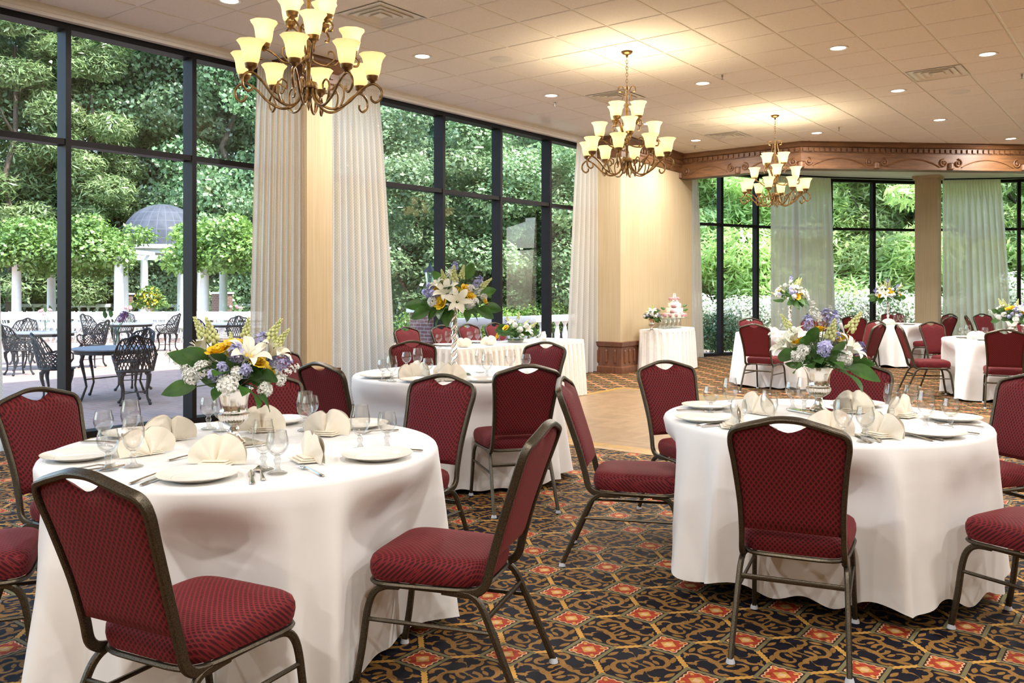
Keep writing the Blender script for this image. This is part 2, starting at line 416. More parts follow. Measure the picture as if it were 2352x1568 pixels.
M['fol_oak'] = leafmat('oak_leaves', (0.095, 0.19, 0.08), (0.255, 0.405, 0.195), 0.45, 0.35)
M['fol_maple'] = leafmat('maple_leaves', (0.14, 0.24, 0.11), (0.34, 0.475, 0.25), 0.5, 0.4)
M['fol_cedar'] = leafmat('cedar_sprays', (0.17, 0.28, 0.10), (0.36, 0.48, 0.2), 0.6, 0.35)
M['fol_sumac'] = leafmat('sumac_leaves', (0.42, 0.60, 0.20), (0.74, 0.88, 0.48), 0.6, 0.5)
M['fol_vine'] = leafmat('wisteria_leaves', (0.13, 0.26, 0.045), (0.28, 0.44, 0.11), 0.8, 0.35)
M['fol_box'] = leafmat('boxwood_leaves', (0.06, 0.13, 0.045), (0.15, 0.26, 0.09), 2.0, 0.3)
M['fol_blossom'] = leafmat('azalea_blossom', (0.75, 0.78, 0.68), (0.9, 0.92, 0.84), 2.0, 0.3)
def sheer():
    m = bpy.data.materials.new('dotted_sheer'); m.use_nodes = True; nt = m.node_tree; nt.nodes.clear()
    o = nt.nodes.new('ShaderNodeOutputMaterial')
    uv = nt.nodes.new('ShaderNodeUVMap'); sp = nt.nodes.new('ShaderNodeSeparateXYZ'); nt.links.new(uv.outputs[0], sp.inputs[0])
    a, b = E(nt, sp.outputs[0])/0.036, E(nt, sp.outputs[1])/0.036
    p, q = a+b, a-b; P, Q = p-p.round(), q-q.round()
    dot = (P*P+Q*Q).sqrt().lt(0.22)
    col = mix(nt, dot, (0.78, 0.69, 0.56), (0.90, 0.85, 0.76))
    d = nt.nodes.new('ShaderNodeBsdfDiffuse'); t = nt.nodes.new('ShaderNodeBsdfTranslucent'); x = nt.nodes.new('ShaderNodeBsdfTransparent')
    nt.links.new(col.k, d.inputs[0]); nt.links.new(col.k, t.inputs[0])
    m1 = nt.nodes.new('ShaderNodeMixShader'); m1.inputs[0].default_value = 0.72
    m2 = nt.nodes.new('ShaderNodeMixShader'); f = dot*-0.03+0.07; nt.links.new(f.k, m2.inputs[0])
    nt.links.new(d.outputs[0], m1.inputs[1]); nt.links.new(t.outputs[0], m1.inputs[2]); nt.links.new(m1.outputs[0], m2.inputs[1]); nt.links.new(x.outputs[0], m2.inputs[2]); nt.links.new(m2.outputs[0], o.inputs[0])
    return m
M['sheer'] = sheer()
# ------------------------------------------------------------------ room shell
def sweep(mb, path, prof, closed=False):
    n = len(path); vs = []; m = len(prof)
    for i in range(n):
        p = Vector(path[i]).to_2d()
        a = (p-Vector(path[i-1]).to_2d()).normalized() if (i > 0 or closed) else None
        b = (Vector(path[(i+1) % n]).to_2d()-p).normalized() if (i < n-1 or closed) else None
        a = a or b; b = b or a
        na, nb = Vector((a.y, -a.x)), Vector((b.y, -b.x)); nn = (na+nb).normalized(); k = 1/max(0.35, nn.dot(na))
        for off, z in prof: vs.append((p.x+nn.x*off*k, p.y+nn.y*off*k, z))
    fs = [(i*m+j, i*m+(j+1) % m, ((i+1) % n)*m+(j+1) % m, ((i+1) % n)*m+j) for i in range(n if closed else n-1) for j in range(m)]
    if not closed: fs += [tuple(range(m-1, -1, -1)), tuple((n-1)*m+j for j in range(m))]
    return mb.add(vs, fs)
def frameM(a, b):
    d = (Vector(b).to_2d()-Vector(a).to_2d()); L = d.length; d.normalize()
    return Matrix(((d.x, -d.y, 0, a[0]), (d.y, d.x, 0, a[1]), (0, 0, 1, 0), (0, 0, 0, 1))), L
SN, SF = s_of(705, 0.45), s_of(763, 0.45)       # pillar between the two left windows
P2 = (1.80, 14.42); P3 = (3.50, 16.90)
B = [(3.17, 16.42), (4.975, 14.97), (9.02, 15.33), (13.0, 16.7), (16.5, 16.7)]
Q = [(3.0, 17.47), (3.785, 17.92), (5.67, 19.0), (7.17, 19.5), (9.2, 19.9), (11.3, 19.6), (13.6, 18.6), (16.5, 16.9)]
OUT = [wp(-10, -0.33)[:2], wp(8.95, -0.33)[:2], (1.62, 14.75), (3.0, 17.2), (2.9, 17.7), (3.7, 18.2), (5.6, 19.3), (7.1, 19.8), (9.2, 20.2), (11.4, 19.9), (13.8, 18.9), (16.7, 17.1), (16.7, -6), (-10.6, -6)]
OUT = OUT[::-1]
flr = MB().prism(OUT, -0.14, 0.0)
struct('floor', flr, M['carpet'], 'navy carpet with red medallions, olive lattice and gold scrolls', 'carpet')
# dance floor in grid axes
TH = math.radians(37.24); ga = (math.sin(TH), math.cos(TH)); gv = (math.cos(TH), -math.sin(TH))
def gp(A, V, z=0.0): return (ga[0]*A+gv[0]*V, ga[1]*A+gv[1]*V, z)
df = thing('dance_floor', 'light oak parquet dance floor with a golden edge strip laid on the carpet', 'dance floor', gp(8.64, -3.78))
lo = Vector(gp(8.64, -3.78))
mb = MB().prism([tuple((Vector(gp(a, v))-lo).xy) for a, v in ((6.72, -6.1), (6.72, -1.5), (10.6, -1.5), (10.6, -6.1))], 0.002, 0.016); mb.build('parquet', M['parquet'], df, False)
mb = MB(); cs = [tuple((Vector(gp(a, v))-lo).xy) for a, v in ((6.72, -6.1), (10.6, -6.1), (10.6, -1.5), (6.72, -1.5))]
sweep(mb, cs, [(0.0, 0.002), (0.0, 0.017), (-0.13, 0.012), (-0.17, 0.002)], True); mb.build('edge_strip', M['oak_edge'], df, False)
# ceiling : real lay-in tiles over white bars
O0 = Vector((-0.9108, 9.0108)); TS = 0.6096
def cuv(u, v): return (O0.x+(ga[0]*u+gv[0]*v)*TS, O0.y+(ga[1]*u+gv[1]*v)*TS)
def wd(p): return wn[0]*(p[0]-W0[0])+wn[1]*(p[1]-W0[1])
def behind(p, mrg):
    x, y = p
    if x < 3.17: return ((x-P2[0])*0.825-(y-P2[1])*0.565) < -mrg and y > 13
    for a, b in zip(B, B[1:]):
        if a[0] <= x <= b[0]: return y > a[1]+(b[1]-a[1])*(x-a[0])/(b[0]-a[0])+mrg
    return False
def clampw(p):
    d = wd(p)
    return (p[0]-wn[0]*(d+0.05), p[1]-wn[1]*(d+0.05)) if d < -0.05 else p
tiles = MB(); nb = 0
VENT = {}
def snapcell(px, py):
    d = F*(ZC-HC)/(YH-py); x = (px-CX)*d/F; r = Vector((x, d))-O0
    u = (r.x*ga[0]+r.y*ga[1])/TS; v = (r.x*gv[0]+r.y*gv[1])/TS
    return math.floor(u), math.floor(v)
for px, py in ((888, 38), (1410, 219), (1676, 311), (2155, 166)): VENT[snapcell(px, py)] = (px, py)
for i in range(-34, 24):
    for j in range(-8, 40):
        c = cuv(i+0.5, j+0.5)
        if wd(c) < -0.33 or behind(c, 0.4) or c[0] > 16.6 or c[1] < -5.9: continue
        if (i, j) in VENT: continue
        g, e = 0.02, 0.034
        q0 = [clampw(cuv(i+a, j+b)) for a, b in ((g, g), (1-g, g), (1-g, 1-g), (g, 1-g))]
        q1 = [clampw(cuv(i+a, j+b)) for a, b in ((e, e), (1-e, e), (1-e, 1-e), (e, 1-e))]
        tiles.add([(x, y, ZC+0.008) for x, y in q0]+[(x, y, ZC+0.001) for x, y in q0]+[(x, y, ZC-0.003) for x, y in q1], [(0, 1, 5, 4), (1, 2, 6, 5), (2, 3, 7, 6), (3, 0, 4, 7), (4, 5, 9, 8), (5, 6, 10, 9), (6, 7, 11, 10), (7, 4, 8, 11), (8, 9, 10, 11)])
tiles.cm = 1
tiles.prism(OUT, ZC+0.006, ZC+0.4)
struct('ceiling', tiles, [M['tile'], M['tbar']], 'suspended ceiling of square cream tiles in a white grid', 'ceiling')
alc = MB().prism([(3.2, 16.65), (4.98, 15.2), (9.0, 15.6), (13, 17), (16.5, 17)]+[(16.5, 17.05), (13.7, 18.8), (11.35, 19.85), (9.2, 20.1), (7.1, 19.75), (5.6, 19.25), (3.7, 18.15), (2.95, 17.65)], 3.90, 3.944)
struct('ceiling_alcove', alc, M['plaster'], 'smooth white ceiling of the window alcove behind the carved beam', 'ceiling')
# left wall: pillars, solid wall, facade above
w = MB()
p1 = [wp(SN, -0.3), wp(SN, 0.45), wp(SF, 0.45), wp(SF, -0.3)]
sweep(w, p1, [(0, 0), (0, 3.945), (-0.12, 3.945), (-0.12, 0)])
struct('wall_left', w, M['wallpaper'], 'narrow cream pillar between the two pairs of sheer curtains', 'pillar')
w = MB(); path2 = [wp(8.95, -0.3), P2, P3, (3.28, 17.35)]
sweep(w, path2, [(0, 0), (0, 3.945), (-0.14, 3.945), (-0.14, 0)])
struct('wall_back', w, M['wallpaper'], 'cream wallpapered wall behind the cake table', 'wall')
fa = MB()
cx_, cy_, _ = wp(1, 4.6)
fa.box((cx_, cy_, 7.3), (26, 9.8, 5.6), PI/2-WA)
struct('wall_facade', fa, M['brickwall'], 'upper storeys of the building above the window wall', 'wall')
w = MB(); w.box((16.8, 5.5, 1.97), (0.2, 23.5, 3.94)); struct('wall_right', w, M['wallpaper'], 'cream wall closing the room out of sight on the right', 'wall')
w = MB(); w.box((3, -6.1, 1.97), (27.4, 0.2, 3.94)); struct('wall_front', w, M['wallpaper'], 'cream wall closing the room behind the viewer', 'wall')
w = MB(); w.box((-10.75, -3.1, 1.97), (0.2, 6.2, 3.94)); struct('wall_side', w, M['wallpaper'], 'cream end wall out of sight beside the left window', 'wall')
# crown and wainscot on pillars
def cprof(z0, z1, p): # stepped crown
    h = z1-z0
    return [(-0.02, z0), (0.03*p, z0), (0.035*p, z0+0.25*h), (0.05*p, z0+0.3*h), (0.05*p, z0+0.6*h), (0.08*p, z0+0.68*h), (0.12*p, z0+0.86*h), (0.13*p, z1), (-0.02, z1)]
def dentils(mb, a, b, z, w_, h_, dep, step, off):
    Mx, L = frameM(a, b); k = int(L/step)
    for i in range(k):
        x = (i+0.5)*L/k
        mb.box((x, -off-dep/2, z), (w_, dep, h_), 0, Mx)
t = MB(); sweep(t, p1, cprof(3.58, 3.938, 1.0)); dentils(t, p1[1], p1[2], 3.76, 0.05, 0.06, 0.03, 0.09, 0.04)
struct('trim_1', t, M['wood'], 'carved brown crown at the top of the narrow pillar', 'crown moulding')
t = MB(); sweep(t, path2[:3], cprof(3.60, 3.938, 1.0)); dentils(t, P2, P3, 3.77, 0.055, 0.06, 0.035, 0.098, 0.045)
struct('trim_2', t, M['wood'], 'brown crown moulding along the wall behind the cake table', 'crown moulding')
wp_ = [(-0.02, 0), (0.06, 0), (0.06, 0.10), (0.035, 0.12), (0.035, 0.43), (0.06, 0.45), (0.07, 0.52), (-0.02, 0.525)]
def wains(path):
    t = MB(); sweep(t, path, wp_)
    for a, b in zip(path, path[1:]):
        Mx, L = frameM(a, b); k = max(1, int(L/0.16))
        for i in range(k): t.tube([Mx @ Vector(((i+0.5)*L/k, -0.037, zz)) for zz in (0.16, 0.19, 0.37, 0.40)], [0.012, 0.024, 0.024, 0.012], 8)
    return t
struct('baseboard_back', wains(path2[:3]), M['mahogany'], 'dark fluted mahogany wainscot below the cream wall', 'wainscot')
struct('baseboard_left', wains(p1), M['mahogany'], 'dark fluted mahogany wainscot at the narrow pillar', 'wainscot')
# valance boxes over the windows
vprof = [(-0.1, 3.945), (0.0, 3.945), (0.0, 3.915), (-0.015, 3.91), (-0.015, 3.885), (-0.03, 3.88), (-0.03, 3.85), (-0.1, 3.85)]
t = MB(); sweep(t, [wp(-10, 0), wp(SN, 0)], vprof); struct('trim_3', t, M['white_metal'], 'white curtain track box above the left window', 'curtain track')
t = MB(); sweep(t, [wp(SF, 0), wp(8.95, 0)], vprof); struct('trim_4', t, M['white_metal'], 'white curtain track box above the middle window', 'curtain track')
# windows
def window(name, path, mull, trans, top, label, mw=0.05, md=0.17):
    fr, pn = MB(), MB()
    for a, b in zip(path, path[1:]):
        Mx, L = frameM(a, b)
        fr.box((L/2, md/2, 0.03), (L, md, 0.06), 0, Mx); fr.box((L/2, md/2, top-0.035), (L, md, 0.07), 0, Mx)
        fr.box((L/2, md/2, trans), (L, md*0.9, 0.055), 0, Mx)
        pn.add([Mx @ Vector(p) for p in ((0, md*0.8, 0.05), (L, md*0.8, 0.05), (L, md*0.8, top-0.05), (0, md*0.8, top-0.05))], [(0, 1, 2, 3)])
    for (x, y, rz) in mull: fr.box((x-math.sin(rz)*md/2, y+math.cos(rz)*md/2, top/2), (mw, md*1.02, top), rz)
    o = struct(name, fr, M['bronze_alu'], label, 'window')
    pn.build('glass_pane', M['pane'], o, False)
    return o
rzW = PI/2-WA
s1 = [s_of(163, -0.13)-0.023, s_of(451, -0.13)-0.023]; sp1 = s1[1]-s1[0]
s2 = [s_of(p, -0.13)-0.023 for p in (1022.6, 1154, 1267)]; sp2 = (s2[2]-s2[0])/2
print('MULL', s1, sp1, s2, sp2, 'pillar', SN, SF)
m1 = [s1[0]-sp1*k for k in range(1, 6)]+s1+[s1[1]+sp1*k for k in (1,) if s1[1]+sp1*k < SN-0.1]
m2 = [x for x in [s2[0]-sp2*2, s2[0]-sp2]+s2+[s2[2]+sp2] if SF+0.1 < x < 8.85]
window('window_1', [wp(-10, -0.13), wp(SN, -0.13)], [(*wp(s, -0.13)[:2], rzW) for s in m1], 2.762, 3.87, 'tall dark framed left window looking onto the terrace and dome')
window('window_2', [wp(SF, -0.13), wp(8.95, -0.13)], [(*wp(s, -0.13)[:2], rzW) for s in m2], 2.762, 3.87, 'tall dark framed middle window behind the head table')
def seg_at(px):
    for i, (a, b) in enumerate(zip(Q, Q[1:])):
        p, k = ray_seg(px, a, b)
        if 0 <= k <= 1 and p[1] > 0: return p, math.atan2(b[1]-a[1], b[0]-a[0]), i
    return None
mu = {0: [], 1: [], 2: []}
for px in (1659, 1741, 1832, 1910, 2008.5, 2112, 2230, 2341, 2450, 2560, 2700):
    r = seg_at(px)
    if r: mu[0 if r[2] < 2 else 1 if r[2] < 4 else 2].append((*r[0], r[1]))
window('window_3', Q[0:3], mu[0], 2.755, 3.88, 'dark framed alcove window nearest the cake table', 0.07, 0.13)
window('window_4', Q[2:5], mu[1], 2.755, 3.88, 'dark framed alcove window left of the square column', 0.07, 0.13)
window('window_5', Q[4:], mu[2], 2.755, 3.88, 'dark framed alcove window right of the square column', 0.07, 0.13)
pl = MB(); pl.box((9.24, 19.32, 1.95), (0.46, 0.46, 3.9), math.radians(55)); pl.box((9.24, 19.32, 3.87), (0.56, 0.56, 0.06), math.radians(55))
struct('column_alcove', pl, M['wallpaper'], 'square cream column with a small cap standing among the alcove windows', 'column')
# carved beam
bm_ = MB()
sweep(bm_, B, [(-0.28, 3.48), (0.0, 3.48), (0.0, 3.755), (0.018, 3.76), (0.018, 3.845), (0.05, 3.855), (0.075, 3.9), (0.085, 3.938), (-0.28, 3.938)])
beam = struct('trim_5', bm_, M['wood'], 'carved walnut beam with a dentil band spanning the alcove opening', 'beam')
dn, cv = MB(), MB()
for a, b in zip(B[:4], B[1:4]):
    dentils(dn, a, b, 3.803, 0.062, 0.06, 0.03, 0.098, 0.018)
    Mx, L = frameM(a, b); n = max(2, round(L/1.33)); sg = L/n
    for i in range(n+1):
        for sx in (-1, 1):
            if (i == 0 and sx < 0) or (i == n and sx > 0): continue
            cxv = i*sg+sx*0.13; cz = 3.60
            pts = [Mx @ Vector((cxv+sx*-0.075*(1-k/26)*math.cos(PI*0.5+k*0.42)*1.0, -0.012, cz+0.075*(1-k/26)*math.sin(PI*0.5+k*0.42))) for k in range(24)]
            cv.tube(pts, 0.013, 6)
            cv.ball(Mx @ Vector((cxv, -0.01, cz)), 0.022, 8, 5)
        cv.lathe([(0.04, -0.075), (0.055, -0.06), (0.05, 0.03), (0.06, 0.04)], 10, Mx @ Vector((i*sg, 0.005, 3.56)), cap=True)
    for i in range(n):
        pts = [Mx @ Vector((i*sg+0.2+(sg-0.4)*k/16, -0.006, 3.53+0.135*math.sin(PI*k/16)**0.8)) for k in range(17)]
        cv.tube(pts, 0.012, 6)
dn.build('dentil_band', M['wood'], beam, False); cv.build('carved_scrolls', M['wood'], beam)
# ------------------------------------------------------------------ curtains
def curtain(label, t0, t1, b0, b1, npl, z1=3.86, z0=0.02, amp=0.045, group=None):
    nu, nv = npl*8, 14; vs, uv = [], []
    nx = Vector((t1[1]-t0[1], -(t1[0]-t0[0]))).normalized()
    ph = [R.uniform(-0.6, 0.6) for _ in range(npl+2)]; am = [R.uniform(0.6, 1.25) for _ in range(npl+2)]
    Wd = math.hypot(b1[0]-b0[0], b1[1]-b0[1])
    for j in range(nv+1):
        t = j/nv; tt = t**0.8
        for i in range(nu+1):
            u = i/nu; k = min(npl, int(u*npl)); f = u*npl-k
            x = (t0[0]+(t1[0]-t0[0])*u)*(1-tt)+(b0[0]+(b1[0]-b0[0])*u)*tt; y = (t0[1]+(t1[1]-t0[1])*u)*(1-tt)+(b0[1]+(b1[1]-b0[1])*u)*tt
            a = amp*(0.55+0.45*min(1, t*3))*(am[k]*(1-f)+am[k+1]*f)
            w_ = a*math.sin(2*PI*u*npl+(ph[k]*(1-f)+ph[k+1]*f)*min(1, t*2))
            if j < 2: w_ = 0.02*math.sin(2*PI*u*npl*2)
            vs.append((x+nx.x*w_, y+nx.y*w_, z1+(z0-z1)*t)); uv.append((u*Wd*2.0, z1+(z0-z1)*t))
    fs = [(j*(nu+1)+i, j*(nu+1)+i+1, (j+1)*(nu+1)+i+1, (j+1)*(nu+1)+i) for j in range(nv) for i in range(nu)]
    me = bpy.data.meshes.new('curtain'); me.from_pydata(vs, [], fs); me.materials.append(M['sheer'])
    l = me.uv_layers.new(name='UVMap'); idx = np.array([v for f in fs for v in f]); l.data.foreach_set('uv', np.array(uv)[idx].ravel())
    me.polygons.foreach_set('use_smooth', [True]*len(fs))
    return tag(ob('curtain', me), label, 'curtain', group or 'dotted sheer curtains')
def cw(px, d=0.1): return wp(s_of(px, d), d)[:2]
curtain('dotted sheer curtain at the far left edge of the left window', cw(-150), cw(-20), cw(-170), cw(12), 6)
curtain('dotted sheer curtain gathered left of the narrow pillar', cw(592), cw(704, 0.40), cw(570), cw(706, 0.40), 9)
curtain('dotted sheer curtain gathered right of the narrow pillar', cw(758), cw(870), cw(757), cw(908), 9)
curtain('dotted sheer curtain at the right end of the middle window', cw(1326), cw(1392), cw(1298), cw(1405), 8)
Qi = []
for i, q in enumerate(Q): Qi.append((q[0]-0.05, q[1]-0.28))
def qa(px):
    for a, b in zip(Qi, Qi[1:]):
        p, k = ray_seg(px, a, b)
        if 0 <= k <= 1 and p[1] > 0: return p
    return ray_seg(px, Qi[0], Qi[1])[0]
curtain('slim sheer curtain beside the cake table wall', qa(1588), qa(1602), qa(1590), qa(1616), 3, 3.84)
curtain('dotted sheer curtain in the alcove behind the tall flower stand', qa(1770), qa(1908), qa(1770), qa(1922), 10, 3.84)
curtain('dotted sheer curtain in the alcove right of the square column', qa(2165), qa(2298), qa(2165), qa(2328), 10, 3.84)
t = MB(); t.tube([(*q, 3.868) for q in Qi[:-1]], 0.018, 6); struct('trim_6', t, M['bronze_alu'], 'thin dark curtain rail curving along the alcove ceiling', 'curtain rail')
# ------------------------------------------------------------------ ceiling fittings
def atc(px, py):
    d = F*(ZC-HC)/(YH-py); return ((px-CX)*d/F, d)
dl = thing('downlight', '', 'ceiling light', (0, 0, 0), 0, 'recessed ceiling lights')
mb = MB().lathe([(0.075, 0.004), (0.085, -0.004), (0.105, -0.006), (0.108, 0.0)], 28); mb.build('trim_ring', M['white_metal'], dl)
mb = MB().lathe([(0.002, -0.001), (0.045, -0.003), (0.076, 0.001)], 24); mb.build('lens', M['lamp'], dl)
def lamp(name, kind, energy, col, loc, parent=None, size=0.1):
    d = bpy.data.lights.new(name, kind); d.energy = energy; d.color = col
    if kind == 'AREA': d.shape = 'DISK'; d.size = size
    elif kind == 'POINT': d.shadow_soft_size = size
    elif kind == 'SPOT': d.shadow_soft_size = size; d.spot_size = math.radians(150); d.spot_blend = 0.6
    o = bpy.data.objects.new(name, d); COL.objects.link(o); o.location = loc
    if parent: o.parent = parent
    return o
WARM = (1.0, 0.77, 0.48)
lamp('downlight_beam', 'AREA', 74, (1.0, 0.965, 0.92), (0, 0, -0.012), dl, 0.16)
DL = [(970, 129, 'recessed light right of the near chandelier'), (527, 1, 'recessed light cut by the top edge left of the near chandelier'), (1266, 219, 'recessed light between the near and middle chandeliers'), (1925, 110, 'large recessed light on the upper right of the ceiling'), (1614, 191, 'recessed light right of the middle chandelier chain'), (2268, 124, 'recessed light above the square vent by the right edge'), (2062, 208, 'recessed light just left below the square ceiling vent'), (2158, 275, 'recessed light below the vent over the right alcove'), (1876, 305, 'recessed light near the beam right of the far chandelier'), (1598, 322, 'recessed light near the end of the carved beam'), (2322, 318, 'recessed light close to the beam at the right edge'), (1490, 284, 'recessed light half hidden behind the middle chandelier')]
for i, (px, py, lb) in enumerate(DL):
    x, y = atc(px, py)
    o = dl if i == 0 else dup(dl)
    o.location = (x, y, ZC-0.004); o['label'] = lb
k = 0
for x, y in ((-4.6, 2.2), (-2.2, 0.6), (0.4, 1.6), (3.0, 3.4), (5.6, 5.6), (8.0, 8.2), (-6, -1.5), (-2.5, -2.6), (1.0, -1.6), (4.2, 0.4), (7.4, 3.0), (10.2, 6.0), (4.5, -3.6), (8.5, -0.5), (11.8, 2.4), (12.5, 9.5), (10.8, 12.2), (13.8, 13.2)):  # unseen downlights added beyond the view to fill the room with light
    o = dup(dl, (x, y, ZC-0.004)); o['label'] = 'added recessed ceiling light out of frame, %s of the row nearest the viewer' % ORD[k]; k += 1
vt = thing('ceiling_vent', '', 'air vent', (0, 0, 0), 0, 'square ceiling vents')
mb = MB()
for k in range(4):
    a, b = 0.29-0.07*k, 0.29-0.07*k-0.036
    zt = 0.0 if k == 0 else -0.004
    for q in range(4):
        c_, s_ = math.cos(q*PI/2), math.sin(q*PI/2)
        vs = [(-a, -a, zt), (a, -a, zt), (b, -b, zt+0.03), (-b, -b, zt+0.03), (-a, -a, zt-0.004), (a, -a, zt-0.004), (b, -b, zt+0.026), (-b, -b, zt+0.026)]
        mb.add([(x*c_-y*s_, x*s_+y*c_, z) for x, y, z in vs], [(0, 1, 2, 3), (7, 6, 5, 4), (0, 4, 5, 1), (2, 6, 7, 3)])
mb.build('louvers', M['white_metal'], vt, False)
mb = MB()
for q in range(4):
    c_, s_ = math.cos(q*PI/2), math.sin(q*PI/2)
    mb.add([(x*c_-y*s_, x*s_+y*c_, z) for x, y, z in ((-0.304, -0.304, -0.004), (0.304, -0.304, -0.004), (0.285, -0.285, -0.004), (-0.285, -0.285, -0.004))], [(0, 1, 2, 3)])
mb.build('rim', M['white_metal'], vt, False)
mb = MB().box((0, 0, 0.047), (0.56, 0.56, 0.004)); mb.build('duct', M['duct'], vt, False)
VL = {888: 'square slatted vent in the ceiling beside the near chandelier', 1410: 'square vent partly behind the top of the middle chandelier', 1676: 'square vent between the middle and far chandeliers', 2155: 'bright square vent at the upper right of the ceiling'}
for i, ((u, v), (px, py)) in enumerate(VENT.items()):
    x, y = cuv(u+0.5, v+0.5); o = vt if i == 0 else dup(vt)
    o.location = (x, y, ZC-0.002); o.rotation_euler = (0, 0, PI/2-TH); o['label'] = VL[px]
spk = thing('ceiling_speaker', '', 'speaker', (0, 0, 0), 0, 'round ceiling speakers')
MB().lathe([(0.002, -0.008), (0.09, -0.008), (0.118, -0.006), (0.13, 0.0)], 28).build('grille', M['white_metal'], spk)
for i, (px, py, lb) in enumerate(((1150, 135, 'round white speaker grille right of the near chandelier'), (1600, 287, 'round white speaker grille between middle and far chandeliers'), (2203, 210, 'round white speaker grille below the square vent at right'))):
    x, y = atc(px, py); o = spk if i == 0 else dup(spk); o.location = (x, y, ZC-0.004); o['label'] = lb
spr = thing('ceiling_sprinkler', '', 'sprinkler', (0, 0, 0), 0, 'ceiling sprinkler heads')
MB().lathe([(0.002, -0.006), (0.035, -0.004), (0.04, 0.0)], 16).build('escutcheon', M['white_metal'], spr)
mb = MB().lathe([(0.012, 0), (0.012, -0.03), (0.006, -0.035), (0.006, -0.06)], 10, cap=True); mb.lathe([(0.002, -0.063), (0.02, -0.061)], 12); mb.build('head', M['brass'], spr)
for i, (px, py, lb) in enumerate(((1275, 234, 'small sprinkler head left of the middle chandelier'), (1659, 170, 'small sprinkler head right of the middle chandelier canopy'), (1927, 291, 'small sprinkler head near the carved beam'), (1596, 333, 'small sprinkler head at the left end of the beam'), (2347, 168, 'small sprinkler head at the right edge of the ceiling'))):
    x, y = atc(px, py); o = spr if i == 0 else dup(spr); o.location = (x, y, ZC-0.004); o['label'] = lb
# ------------------------------------------------------------------ chandeliers
def spl(pts, n=10):                    # catmull-rom
    P = [Vector(p) for p in pts]; P = [P[0]*2-P[1]]+P+[P[-1]*2-P[-2]]; out = []
    for i in range(1, len(P)-2):
        for k in range(n):
            t = k/n; a, b, c, d = P[i-1:i+3]
            out.append(0.5*((2*b)+(c-a)*t+(2*a-5*b+4*c-d)*t*t+(3*b-a-3*c+d)*t**3))
    out.append(P[-2]); return out
def rz(pts): return [(r, 0, z) for r, z in pts]
sh = MB().lathe([(0.040, 0.0), (0.050, 0.02), (0.056, 0.05), (0.060, 0.085), (0.068, 0.115), (0.084, 0.138), (0.089, 0.144), (0.086, 0.146), (0.066, 0.117), (0.057, 0.085), (0.053, 0.05), (0.046, 0.02), (0.002, 0.003)], 28, fl=lambda a, j: 1+0.035*math.sin(8*a)*(1 if 4 <= j <= 8 else 0)).mesh('lamp_shade', M['shade'])
cup = MB().lathe([(0.004, -0.045), (0.014, -0.04), (0.02, -0.028), (0.036, -0.018), (0.042, 0.0), (0.043, 0.008), (0.002, 0.009)], 18).mesh('candle_cup', M['antique'])
def armmesh(paths):
    mb = MB()
    for pts, r in paths: mb.tube(spl(rz(pts), 7), r, 8)
    return mb.mesh('arm', M['antique'])
lowA = armmesh([([(0.045, 0.0), (0.05, -0.06), (0.10, -0.135), (0.18, -0.155), (0.27, -0.11), (0.35, -0.03), (0.43, 0.015), (0.485, -0.02), (0.49, -0.075), (0.455, -0.11), (0.425, -0.095), (0.422, -0.068)], 0.009), ([(0.21, -0.145), (0.235, -0.08), (0.235, -0.02), (0.20, 0.01), (0.168, -0.01), (0.172, -0.045), (0.19, -0.05)], 0.007)])
midA = armmesh([([(0.02, 0.19), (0.035, 0.165), (0.09, 0.145), (0.16, 0.145), (0.22, 0.19), (0.29, 0.225), (0.335, 0.2), (0.33, 0.16), (0.30, 0.155)], 0.008), ([(0.12, 0.145), (0.17, 0.19), (0.165, 0.24), (0.135, 0.24), (0.13, 0.215)], 0.006)])
topA = armmesh([([(0.02, 0.20), (0.045, 0.27), (0.08, 0.33), (0.10, 0.38), (0.16, 0.415), (0.205, 0.385), (0.20, 0.345), (0.172, 0.345)], 0.007), ([(0.06, 0.30), (0.075, 0.36), (0.06, 0.4), (0.04, 0.385)], 0.006)])
ch = thing('chandelier', '', 'chandelier', (0, 0, 0), 0, 'three tier bronze chandeliers')
HZ = 2.775
MB().lathe([(0.002, 1.163), (0.062, 1.163), (0.06, 1.15), (0.045, 1.135), (0.015, 1.125), (0.01, 1.10), (0.002, 1.10)], 24).build('ceiling_canopy', M['antique'], ch)
mb = MB(); z = 1.105; k = 0
while z > 0.80:
    pts = [((0.011*math.cos(a) if k % 2 else 0), (0 if k % 2 else 0.011*math.cos(a)), z-0.02+0.022*math.sin(a)) for a in [2*PI*q/12 for q in range(12)]]
    mb.tube(pts, 0.0028, 6, True); z -= 0.034; k += 1
mb.build('chain', M['antique'], ch)
mb = MB().lathe([(0.004, 0.8), (0.018, 0.79), (0.02, 0.76), (0.012, 0.74), (0.012, 0.6), (0.02, 0.59), (0.013, 0.57), (0.013, 0.22), (0.03, 0.20), (0.03, 0.17), (0.014, 0.15), (0.014, 0.03)], 14, cap=True)
for q in range(4):
    a = q*PI/2; mb.tube([(p.x*math.cos(a), p.x*math.sin(a), p.z) for p in spl(rz([(0.055, 0.60), (0.045, 0.66), (0.03, 0.74), (0.05, 0.785), (0.085, 0.78), (0.09, 0.74), (0.062, 0.73)]), 6)], 0.006, 6)
mb.build('stem', M['antique'], ch)
MB().lathe([(0.002, 0.022), (0.06, 0.02), (0.064, 0.0), (0.06, -0.022), (0.03, -0.03), (0.02, -0.06), (0.026, -0.075), (0.012, -0.1), (0.018, -0.115), (0.002, -0.17)], 20).build('hub', M['antique'], ch)
